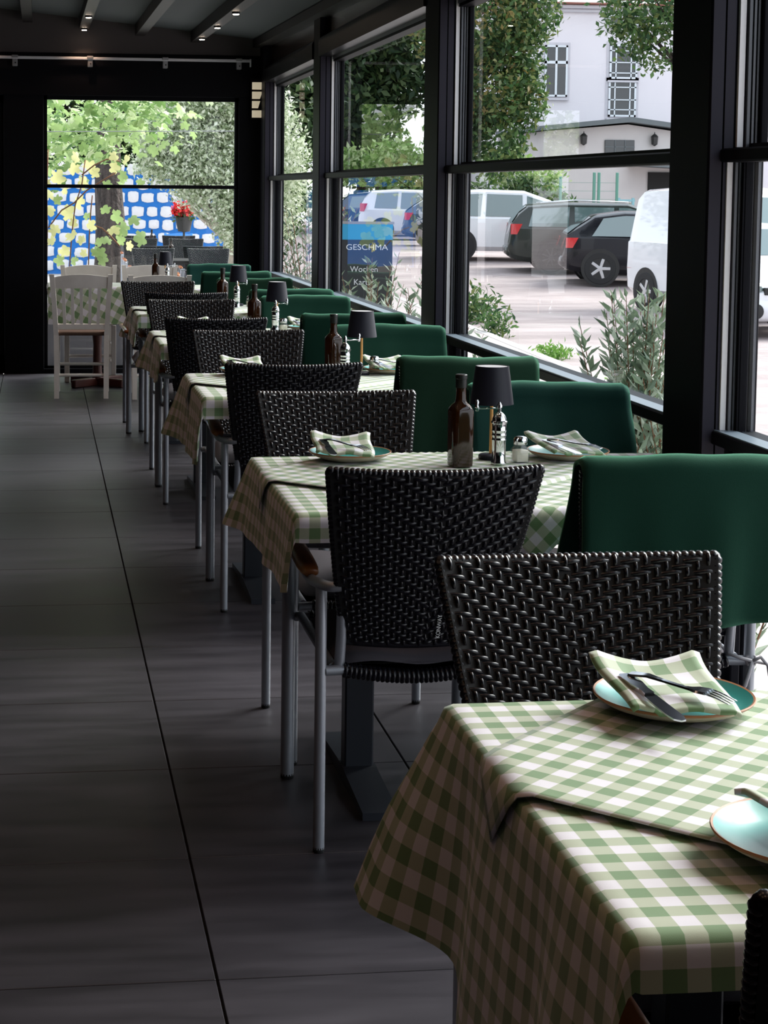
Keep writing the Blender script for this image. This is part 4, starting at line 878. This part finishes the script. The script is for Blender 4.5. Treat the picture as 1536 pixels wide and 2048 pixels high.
# building and annex
B = empty('house', (21, 60, 0), label='pale lilac rendered house with white-framed windows behind the parking area', cat='building')
def bpart(m, nm, mt, par=None):
    m.v = [(a-21, b-60, c) for a, b, c in m.v]; return m.build(nm, mt, par if par is not None else B)
m = MB(); m.box(15.7, 36, 60.02, 70, -.3, 7.78); bpart(m, 'wall', 'facade')
m = MB(); m.box(15.5, 36.2, 59.75, 60.1, 7.78, 7.90, bev=.02); m.box(15.6, 36.1, 59.88, 60.1, 7.66, 7.78, bev=.02); bpart(m, 'eave', 'facade_trim')
m = MB()
for k in range(24): 
    y0_, z0_ = 59.6+.28*k, 7.92+.2*k; m.box(15.4, 36.3, y0_, y0_+.34, z0_, z0_+.05)
m.box(15.4, 36.3, 59.8, 66, 7.9, 7.95); bpart(m, 'roof', 'roof_tile')
def bwin(x0, x1, z0, z1, vs_, hs_, rec=.12, t=.045):
    f = MB(); f.box(x0-.10, x1+.10, 59.99, 60.03, z0-.08, z1+.10, mi=1); f.box(x0-.06, x1+.06, 59.90, 60.03, z0-.12, z0-.05, mi=1)
    for a, b in ((x0, x0+t*1.4), (x1-t*1.4, x1)): f.box(a, b, 59.93, 60.0, z0, z1)
    f.box(x0, x1, 59.93, 60.0, z0, z0+t*1.4); f.box(x0, x1, 59.93, 60.0, z1-t*1.4, z1)
    for v, q in vs_: f.box(v-t*q/2, v+t*q/2, 59.93, 59.99, z0, z1)
    for h, q in hs_: f.box(x0, x1, 59.93, 59.99, h-t*q/2, h+t*q/2)
    fo = bpart(f, 'window', ['window_white', 'facade_trim']); p = MB(); p.box(x0, x1, 59.97, 59.985, z0, z1); p.v = [(a-21, b-60, c) for a, b, c in p.v]; p.build('pane', 'window_dark', fo)
bwin(17.28, 18.08, 4.78, 6.53, [(17.68, 1.6)], [(5.95, 2.2)])
bwin(19.58, 20.56, 5.42, 6.60, [(19.80, .9), (20.34, .9)], [(6.38, .8), (5.98, .8), (5.62, .8)])
bwin(19.56, 20.54, 4.12, 5.36, [(19.78, .9), (20.32, .9)], [(5.13, .8), (4.70, .8), (4.36, .8)])
bwin(19.50, 19.92, 7.26, 7.62, [], []); bwin(20.22, 20.64, 7.26, 7.62, [], []); bwin(23.2, 24.0, 4.78, 6.53, [(23.6, 1.6)], [(5.95, 2.2)])
A = empty('annex', (19, 55, 0), label='low beige annex with grey roof and two wall lanterns in front of the house', cat='building')
def apart(m, nm, mt, par=None): m.v = [(a-19, b-55, c) for a, b, c in m.v]; return m.build(nm, mt, par if par is not None else A)
m = MB(); m.prism([(15.9, -.2), (22.5, -.2), (22.5, 3.15), (18.6, 3.66), (15.9, 3.42)], 55, 59.9, axis='y'); apart(m, 'wall', 'annex_wall')
m = MB(); m.prism([(15.6, 3.42), (18.6, 3.72), (22.9, 3.20), (22.9, 3.34), (18.6, 3.88), (15.6, 3.56)], 54.6, 60, axis='y'); apart(m, 'roof', 'roof_slate')
m = MB(); m.box(17.85, 18.82, 54.94, 55.01, 2.72, 3.16, bev=.01); wn = apart(m, 'window', 'window_dark'); m = MB()
for x in (18.17, 18.5): m.box(x-.012, x+.012, 54.92, 54.95, 2.72, 3.16)
m.box(17.85, 18.82, 54.92, 54.95, 2.93, 2.955); m.v = [(a-19, b-55, c) for a, b, c in m.v]; m.build('glazing_bar', 'roof_slate', wn)
m = MB(); m.box(19.3, 20.4, 54.93, 55.02, .3, 2.15); apart(m, 'doorway', 'dark_void'); m = MB(); m.prism([(18.6, 2.34), (21.5, 2.20), (21.5, 2.30), (18.6, 2.44)], 54.0, 55.2, axis='y'); apart(m, 'canopy', 'roof_slate')
for k, x in enumerate((17.12, 19.44)):
    l = empty('wall_lantern', (x, 54.85, 2.98), label='black wall lantern on the annex, %s of its dark window' % ('left' if k == 0 else 'right'), cat='lantern', group='annex lanterns')
    m = MB(); m.lathe([(.02, 0), (.075, .04), (.10, .05), (.115, .28), (.13, .29), (.06, .36), (.02, .38), (.012, .44)], 6); m.build('housing', 'lantern_black', l); m = MB(); m.lathe([(.082, .07), (.104, .25)], 6); m.build('lantern_glass', 'lamp_white', l); m = MB(); m.tube([(0, .15, .30), (0, .06, .36), (0, 0, .38)], .015, 6); m.build('bracket', 'lantern_black', l)
fn = empty('fence', (16, 46, 0), label='green metal fence posts with wire and a pale blue gate before the annex', cat='fence')
for x in (13.75, 14.67, 14.80, 15.30): m = MB(); m.box(x-.035-16, x+.035-16, -.03, .03, -.05, 2.02 if x > 14 else 1.9, bev=.01); m.build('post', 'fence_green', fn)
m = MB()
for k in range(8): m.box(-2.25, -.7, -.004, .004, .2+.22*k, .208+.22*k)
m.build('wire', 'fence_green', fn)['kind'] = 'stuff'
for x in (15.36, 15.75): m = MB(); m.box(x-.03-16, x+.03-16, -.03, .03, -.05, 1.35); m.build('gate_post', 'fence_blue', fn)
m = MB(); m.box(-.66, -.2, -.02, .02, 1.25, 1.31); m.box(-.66, -.2, -.02, .02, .3, .36); m.build('gate_rail', 'fence_blue', fn)
def tree(name, x, y, z0, h, tr, blobs, n, size, mt, lab, cat='tree', bark='bark', shell=.55, second=None, group=None):
    t = empty(name, (x, y, z0), label=lab, cat=cat, group=group)
    m = MB(); N = 8; m.tube([(.12*tr*sin(k*1.3), .1*tr*cos(k), h*k/N) for k in range(N+1)], [tr*(1.25-.6*k/N) for k in range(N+1)], 12); m.build('trunk', bark, t, True)
    m = MB()
    for b in blobs[:10]:
        bx, by, bz = b[0]-x, b[1]-y, b[2]-z0; m.tube([(0, 0, h*.7), (bx*.45, by*.45, h*.7+(bz-h*.7)*.35), (bx*.9, by*.9, bz)], [tr*.45, tr*.3, tr*.08], 7)
    m.build('branches', bark, t, True)['kind'] = 'stuff'
    bl = [(b[0]-x, b[1]-y, b[2]-z0, b[3], b[4], b[5]) for b in blobs]
    foliage('foliage', bl, n, size, mt, t, shell=shell)
    if second: foliage('foliage_reflection', [bl[i] for i in second[0]], second[1], size, second[2], t, shell=.8)
    return t
def lumps(x0, x1, y0, y1, z0, z1, n, r0, r1):
    return [(random.uniform(x0, x1), random.uniform(y0, y1), random.uniform(z0, z1), *(lambda r_: (r_, r_, r_*.8))(random.uniform(r0, r1))) for _ in range(n)]
tree('broadleaf_tree', 12.6, 53, -.1, 6, .25, [(12.3, 50, 6.4, 1.7, 1.6, 1.5), (13.3, 49.8, 5.6, .95, 1, .9), (13.9, 50, 6.6, .9, 1, .8), (12.6, 49.6, 4.4, 1.3, 1.2, 1.1), (13.7, 49.8, 4.7, .6, .8, .55), (13.9, 49.7, 3.9, .5, .6, .6), (12.9, 49.6, 3.0, .9, .9, 1.0), (11.9, 50, 3.4, .8, 1, 1.2), (12.6, 50, 8.2, 1.8, 1.6, 1.2), (14.2, 50, 7.9, .9, 1, .6)], 16000, .19, 'leaf_mid',
     'tall dark broadleaf tree hiding the left side of the pale house', second=([0, 3, 7], 2600, 'leaf_reflection'))  # left side's brownish window reflection, put into the colour of extra leaves
tree('street_tree', 12.9, 31.5, -.5, 5, .18, [(10.75, 31, 4.9, .75, .8, .8), (10.5, 31, 4.25, .32, .5, .35), (10.25, 30.9, 4.6, .3, .4, .3), (10.95, 31, 4.1, .35, .4, .5), (11.6, 31, 5.2, .9, .9, 1.0), (12.7, 31, 4.6, .75, .8, 1.5), (12.9, 31, 3.4, .6, .6, 1.0), (12.9, 31.5, 6.2, 1.6, 1.2, 1)], 8000, .13, 'leaf_mid', 'leafy tree whose branch hangs into the upper right of the widest window')
for k, (x, y, zz, mt, lab) in enumerate(((8.9, 69, 4.6, 'leaf_mid', 'green tree seen through the window nearest the far corner'), (11.2, 68, 5.0, 'leaf_dark', 'dark dense tree in the left part of the middle window'), (13.4, 69, 5.2, 'leaf_dark', 'dark dense tree in the right part of the middle window'), (13.2, 72, 3.4, 'leaf_mid', 'green tree filling the gap between the two dark trees in the middle window'), (5.6, 68, 4.4, 'leaf_mid', 'tree behind the far corner post of the terrace'))):
    tree('background_tree', x, y, -.08, 4, .25, lumps(x-1.25, x+1.25, y-.6, y+.6, zz-1.4, zz+4.6, 18, 1.0, 1.4), 6500, .36, mt, lab, group='trees at the back of the street')
for (x0, x1, y, z1, n, mt, lab) in ((11.2, 12.9, 46.5, 1.9, 2600, 'leaf_dark', 'dark green hedge behind the silver-white car'), (13.2, 14.2, 46.3, 1.75, 1500, 'leaf_mid', 'green shrub behind the dark estate car, left of the fence gate'), (13.2, 15.2, 52.5, 3.0, 1800, 'leaf_bright', 'bright yellow-green shrub left of the annex'), (10.6, 14.4, 64, 3.6, 4200, 'leaf_bright', 'bright green bushes below the dark trees in the middle window'), (5.0, 9.6, 63.5, 3.6, 4200, 'leaf_bright', 'bright green bushes in the window nearest the far corner'), (15.6, 16.6, 46.8, 1.0, 260, 'leaf_bush', 'sparse shoots growing by the annex wall')):
    sc_ = 1.5 if y > 60 else 1
    foliage_o = foliage('shrub', lumps(x0, x1, y-.4, y+.4, z1*(.12 if y > 60 else .3), z1*.85, max(5, int((x1-x0)*4)), .32*sc_, .5*sc_), n, .18*sc_, mt, shell=.4); tag(foliage_o, lab, 'shrub', kind='thing')
# olive / oleander bushes just outside the glass
def bush(x, y, z0, stems, h, sp, lab, mt='leaf_bush', n_leaf=26, ls=.07, seed=1, cat='bush'):
    rs = random.Random(seed); t = empty('olive_bush', (x, y, z0), label=lab, cat=cat); m = MB(); LV = []
    for k in range(stems):
        a = rs.random()*6.28; hh = h*(.55+.5*rs.random()); dx, dy = cos(a)*sp*rs.random(), sin(a)*sp*rs.random()
        pts = [Vector((dx*.25*q*q/4+dx*.1, dy*.25*q*q/4, hh*q/4)) for q in range(5)]; pts = [Vector((dx*(q/4)**1.5, dy*(q/4)**1.5, hh*q/4)) for q in range(5)]
        m.tube(pts, [.006, .005, .004, .003, .0015], 5)
        for q in range(n_leaf):
            f = .22+.78*q/n_leaf; i = min(3, int(f*4)); p = pts[i].lerp(pts[i+1], f*4-i); b = q*2.4+rs.random()
            tdir = Vector((cos(b)*.8, sin(b)*.8, .75)).normalized(); L = ls*(.7+.6*rs.random()); sd = tdir.cross(Vector((rs.uniform(-1, 1), rs.uniform(-1, 1), rs.uniform(-1, 1)))).normalized(); nn = sd.cross(tdir)
            o_ = len(LV); LV.append((p, p+tdir*L*.45+sd*L*.15+nn*.003, p+tdir*L+nn*L*-.1, p+tdir*L*.45-sd*L*.15+nn*.003))
    m.build('stems', 'stem', t)['kind'] = 'stuff'; lm_ = MB()
    for q in LV: lm_.add(q, [(0, 1, 2), (0, 2, 3)])
    lm_.build('leaves', mt, t)['kind'] = 'stuff'; return t
bush(2.42, 6.95, -.42, 70, 1.42, .34, 'tall olive bush with pale leaves outside the widest window', seed=2, n_leaf=60)
bush(2.36, 6.2, -.42, 40, 1.15, .32, 'olive bush filling the lower right corner of the widest window', seed=12, n_leaf=44)
bush(2.30, 5.6, -.42, 26, 1.05, .3, 'lower olive bush beneath the sill of the widest window, half hidden by the post', seed=9)
bush(2.25, 8.9, -.42, 14, 1.02, .22, 'small olive shoot poking above the sill of the widest window', seed=4)
bush(2.32, 12.3, -.42, 60, 1.40, .45, 'dense olive bush outside the middle window', seed=5, n_leaf=28); bush(2.30, 10.3, -.42, 50, 1.28, .4, 'olive bush outside the near end of the middle window', seed=6, n_leaf=28)
bush(2.35, 15.2, -.42, 60, 1.7, .5, 'olive bush outside the window nearest the far corner', seed=8, n_leaf=28)
sg = empty('menu_board', (2.52, 13.55, -.42), R(-6), label='black menu board with blue header and chalk writing outside the middle window', cat='sign')
m = MB(); m.box(-.20, .20, 0, .02, .72, 1.62, bev=.004); m.build('board', 'board_black', sg); m = MB(); m.box(-.20, .20, -.004, .0, 1.50, 1.62); m.build('header', 'board_blue', sg)
m = MB(); m.box(-.21, .21, -.006, .024, 1.62, 1.64); m.box(-.03, .03, .004, .02, 0, .72); m.box(-.18, .18, -.12, .14, 0, .03); m.build('stand', 'steel_bracket', sg)
text_obj('lettering', 'GESCHMA', .062, 'chalk', sg, (0, -.006, 1.44), (R(90), 0, 0), .001, 1.15); text_obj('chalk_line', 'Wochen', .062, 'chalk', sg, (-.02, -.004, 1.27), (R(90), 0, 0)); text_obj('chalk_line', 'Karte', .062, 'chalk', sg, (-.03, -.004, 1.17), (R(90), 0, 0))

# ------------------------------------------------------------------ OUTSIDE: the garden terrace beyond the far window
m = MB(); m.box(-9, 2.0, 14.2, 34, -.5, -.055); tag(m.build('patio', 'patio_stone'), kind='structure')
sw_ = empty('garden_wall', (0, 32, 0), label='rubble garden wall of white stones in bright blue mortar', cat='wall')
m = MB(); m.box(-3.2, 3.4, .06, .4, -.06, 1.86); m.build('mortar', 'mortar_blue', sw_)
def stone(seed):
    rs = random.Random(seed); m = MB(); n = 14; pts = []
    for k in range(n):
        a = 2*PI*k/n+.2; q = 1/((abs(cos(a))**7+abs(sin(a))**7)**(1/7))*(1+rs.uniform(-.06, .06)); pts.append((q*cos(a)*.108, q*sin(a)*.094))
    vs = [(x, 0, z) for x, z in pts]+[(x*.94, -.035, z*.94) for x, z in pts]+[(x*.6, -.048-rs.random()*.01, z*.6) for x, z in pts]; fs = []
    for l in range(2):
        for k in range(n): fs.append((l*n+k, l*n+(k+1) % n, (l+1)*n+(k+1) % n, (l+1)*n+k))
    fs.append(tuple(2*n+k for k in range(n))); m.add(vs, fs); return m.mesh('stone', 'stone_white', 40)
sms = [stone(k) for k in range(5)]
for j in range(8):
    x = -1.6+(j % 2)*.13
    while x < 3.0:
        wd = random.uniform(.85, 1.25); o = bpy.data.objects.new('stone', random.choice(sms)); COL.objects.link(o); o.parent = sw_
        o.location = (x+.11*wd, .06, .10+j*.245+random.uniform(-.015, .015)); o.scale = (wd, 1, random.uniform(.9, 1.1)); x += .27*wd*.93+.02
tree('old_tree', 1.14, 29, -.06, 4.2, .215, [(0, 30, 4.6, 2.0, 1.5, 1.3), (2.2, 30, 4.8, 1.8, 1.5, 1.3), (1.0, 29.6, 5.6, 2, 1.5, 1)], 2600, .22, 'leaf_dark', 'thick dark-barked tree trunk in front of the blue mortared wall')
for k, (x, lab) in enumerate(((-1.9, 'dark tree mass at the left of the garden window'), (.9, 'dark tree mass above the blue wall'), (3.4, 'dark tree mass at the right behind the olive tree'))):
    tree('garden_tree', x, 35.5, -.1, 3.5, .2, lumps(x-1.6, x+1.6, 34.6, 35.6, 1.0, 6.0, 22, .8, 1.2), 7500, .22, 'leaf_dark' if k != 1 else 'leaf_mid', lab, group='trees behind the garden wall')
tree('olive_tree', 2.38, 22, -.06, 1.25, .13, [(2.0, 21.8, 2.05, .60, .5, .5), (1.55, 21.8, 2.15, .42, .4, .35), (2.30, 21.7, 1.55, .55, .45, .50), (2.45, 21.8, 2.4, .6, .45, .5), (1.85, 21.7, 1.65, .36, .35, .35), (2.45, 21.6, 1.05, .34, .3, .38), (1.45, 21.9, 1.80, .30, .3, .25), (2.1, 21.8, 2.65, .7, .5, .4), (2.8, 21.8, 1.7, .5, .4, .9)], 42000, .060, 'leaf_olive',
     'silvery olive tree with pale knotted trunk in the garden window', bark='olive_bark', shell=.35)
def vleaf(seed):
    rs = random.Random(seed); pr = [(0, -.2), (.18, -.42), (.36, -.38), (.46, -.15), (.40, 0), (.56, .18), (.42, .34), (.26, .28), (.20, .50), (0, .62)]
    pts = pr+[(-a, b) for a, b in pr[1:-1][::-1]]; pts = [(a*(1+rs.uniform(-.1, .1)), b*(1+rs.uniform(-.1, .1))) for a, b in pts]
    m = MB(); vs = [(0, 0, .04)]+[(a, b, -.10*(a*a+b*b)/.3+rs.uniform(-.03, .03)) for a, b in pts]; n = len(pts)
    m.add(vs, [(0, 1+k, 1+(k+1) % n) for k in range(n)]); return m
def leafset(mt): return [vleaf(k).mesh('leaf', mt, True) for k in range(3)]
ly, lv = leafset('leaf_yellow'), leafset('leaf_vine')
vn = empty('grapevine', (0, 15.2, 0), label='young grapevine with yellowing leaves trained just outside the garden window', cat='vine')
def VP_(px, py, Y): return Vector(((px-77)*Y/3552+(-.013), Y, 1.4446-(py-380)*Y/3552))
stems_px = [[(95, 640), (95, 560), (97, 470), (96, 380), (99, 300)], [(138, 640), (140, 545), (145, 470), (152, 410), (165, 370), (172, 320)], [(176, 640), (178, 540), (180, 470), (183, 420), (186, 390)], [(99, 455), (125, 420), (150, 405), (175, 380), (215, 355), (232, 345)], [(190, 450), (205, 455), (222, 470), (240, 490)], [(165, 350), (190, 330), (215, 318), (240, 322)]]
for sp_ in stems_px: m = MB(); P_ = [VP_(a, b, 15.2)-Vector((0, 15.2, 0)) for a, b in sp_]; m.tube(P_, [.006]*len(P_), 6); m.build('cane', 'stem', vn, True)
lp = [(120, 355, 34, 0), (150, 340, 26, 0), (170, 365, 30, 0), (100, 420, 28, 0), (112, 460, 26, 0), (140, 425, 34, 0), (160, 405, 30, 0), (105, 480, 22, 0), (130, 500, 26, 0), (150, 520, 22, 1), (122, 520, 24, 1), (145, 470, 30, 0), (165, 480, 22, 0), (185, 450, 26, 0), (200, 480, 24, 1), (192, 500, 22, 1), (212, 420, 24, 1), (208, 520, 24, 1), (235, 432, 30, 1), (245, 455, 34, 1), (228, 460, 28, 0), (240, 478, 26, 1), (268, 440, 28, 1), (284, 475, 34, 1), (258, 490, 22, 0), (180, 330, 26, 0), (155, 315, 26, 0), (192, 345, 24, 0), (228, 335, 24, 0), (230, 312, 22, 0), (255, 320, 24, 0), (245, 350, 22, 1), (215, 370, 22, 1), (95, 370, 26, 0), (100, 390, 26, 0), (205, 505, 26, 1), (215, 480, 22, 1), (130, 380, 20, 0), (118, 400, 22, 1), (175, 430, 18, 1), (150, 445, 20, 0), (170, 505, 18, 0), (100, 345, 20, 1), (90, 300, 26, 0), (280, 365, 20, 1)]
for px_, py_, sz, kd in lp:
    o = bpy.data.objects.new('leaf', random.choice(lv if kd else ly)); COL.objects.link(o); o.parent = vn; P_ = VP_(px_, py_, 15.2+random.uniform(-.12, .12)); o.location = P_-Vector((0, 15.2, 0))
    s_ = sz*15.2/3552*.92; o.scale = (s_,)*3; o.rotation_euler = (R(90+random.uniform(-40, 40)), R(random.uniform(-180, 180)), R(random.uniform(-40, 40)))
cn = empty('vine_canopy', (0, 17, 0), label='canopy of pale green vine leaves along the top of the garden window', cat='vine')
m = MB()
for k in range(0): m.tube([(-2.2, -.8+.35*k, 2.02+.03*k), (-.4, -.75+.35*k, 2.06), (1.2, -.8+.35*k, 2.10), (2.2, -.7+.35*k, 2.05)], .004, 5)

m = MB(); m.tube([(-2.2, -1.0, 1.93), (2.1, -1.0, 1.99)], .004, 5); m.build('wire', 'steel_bracket', cn)
for k in range(240):
    o = bpy.data.objects.new('leaf', random.choice(lv)); COL.objects.link(o); o.parent = cn
    x = random.uniform(-.5, 1.05)+(random.random()**3)*.5; y = random.uniform(-1.1, 1.2); hz = 2.02+.16*sin(x*2.2+1)+random.gauss(0, .10)-(.42*random.random() if x < .85 else .12*random.random()); o.location = (x, y, hz)
    s_ = random.uniform(.06, .105); o.scale = (s_,)*3; o.rotation_euler = (R(random.uniform(15, 80)), R(random.uniform(-50, 50)), R(random.uniform(-180, 180)))
big = MB(); bv = vleaf(9)
for k in range(2600):
    x = random.uniform(-2.4, 1.15)+(random.random()**3)*.5; y = random.uniform(-.9, 3.5); z = 2.15+.15*sin(x*2)+random.gauss(0, .13)-(.5*random.random() if x < .8 else 0); s_ = random.uniform(.06, .11)
    mt_ = Matrix.Translation((x, y, z)) @ Matrix.Rotation(random.uniform(0, 6.3), 4, 'Z') @ Matrix.Rotation(random.uniform(0, 1.2), 4, 'X') @ Matrix.Scale(s_, 4); big.add([tuple(mt_ @ Vector(p)) for p in bv.v], bv.f)
big.build('leaves_behind', 'leaf_vine', cn)['kind'] = 'stuff'
for k, (x, y, rz, lab) in enumerate(((1.84, 18.95, PI, 'dark woven patio chair beside the olive trunk, front row'), (1.24, 19.0, PI, 'dark woven patio chair in the front row, left seat'), (1.86, 20.6, 0, 'dark woven patio chair in the second row by the olive tree'), (1.28, 20.7, 0, 'dark woven patio chair in the second row, left seat'),
                               (1.92, 22.9, PI, 'dark woven patio chair in the third row by the olive tree'), (1.32, 23.0, PI, 'dark woven patio chair in the third row, left seat'), (1.95, 25.3, 0, 'dark woven patio chair in the back row, right seat'), (1.40, 25.3, 0, 'dark woven patio chair in the back row, left seat'))):
    o = copy_tree(chair0); o.location = (x, y, -.055); o.rotation_euler = (0, 0, rz); tag(o, lab, 'chair', 'patio chairs')
def patio_table(x, y, lab):
    t = empty('patio_table', (x, y, -.055), label=lab, cat='table', group='patio tables'); m = MB(); m.box(-.5, .5, -.38, .38, .70, .74, bev=.006); m.build('table_top', 'table_board', t)
    for a in (-.44, .44):
        for b in (-.32, .32): m = MB(); m.box(a-.02, a+.02, b-.02, b+.02, 0, .70); m.build('leg', 'table_metal', t)
patio_table(1.56, 19.80, 'dark patio table between the front rows of patio chairs'); patio_table(1.62, 24.1, 'dark patio table between the back rows of patio chairs')
place('bottle', 1.46, 19.75, 0, 'oil bottle on the front patio table outside', 'oil bottles on the tables', .688); place('bottle', 1.52, 24.1, 0, 'oil bottle on the back patio table outside', 'oil bottles on the tables', .688); place('shaker', 1.36, 19.7, 0, 'salt shaker on the front patio table outside', 'salt shakers on the tables', .688)
o = copy_tree(wc); o.location = (2.0, 24.3+2.2, -.055); o.rotation_euler = (0, 0, R(160)); tag(o, 'bright blue wooden chair beyond the patio tables', 'chair')
def repaint(q):
    for ch in q.children:
        if ch.data: ch.data = ch.data.copy(); ch.data.materials.clear(); ch.data.materials.append(M['chair_blue'])
repaint(o)
gp = empty('geranium_pot', (1.93, 23.75, -.055), label='red geraniums in a dark pot on a slim stand before the blue wall', cat='flower pot')
m = MB(); m.lathe([(.12, 0), (.12, .02), (.015, .04), (.015, .95), (.06, .96)], 12); m.build('stand', 'pot_dark', gp, 40); m = MB(); m.lathe([(.08, .96), (.12, 1.14), (.13, 1.15), (.11, 1.15)], 16); m.build('pot', 'pot_dark', gp, 40)
foliage('leaves', [(0, 0, 1.17, .13, .13, .07)], 160, .05, 'leaf_mid', gp, aspect=.9, shell=.3); foliage('petals', [(0, -.02, 1.27, .12, .10, .09), (-.08, 0, 1.23, .08, .06, .05)], 420, .045, 'geranium', gp, aspect=.9, shell=.3)

pb = empty('planter_box', (.75, 15.2, -.055), label='low grey planter trough outside the garden window beneath the vine', cat='planter')
m = MB(); m.box(-1.0, .95, -.16, .16, 0, .44, bev=.01); m.build('trough', 'pot_grey', pb); m = MB(); m.box(-.97, .92, -.13, .13, .44, .448); m.build('soil', 'bark', pb)
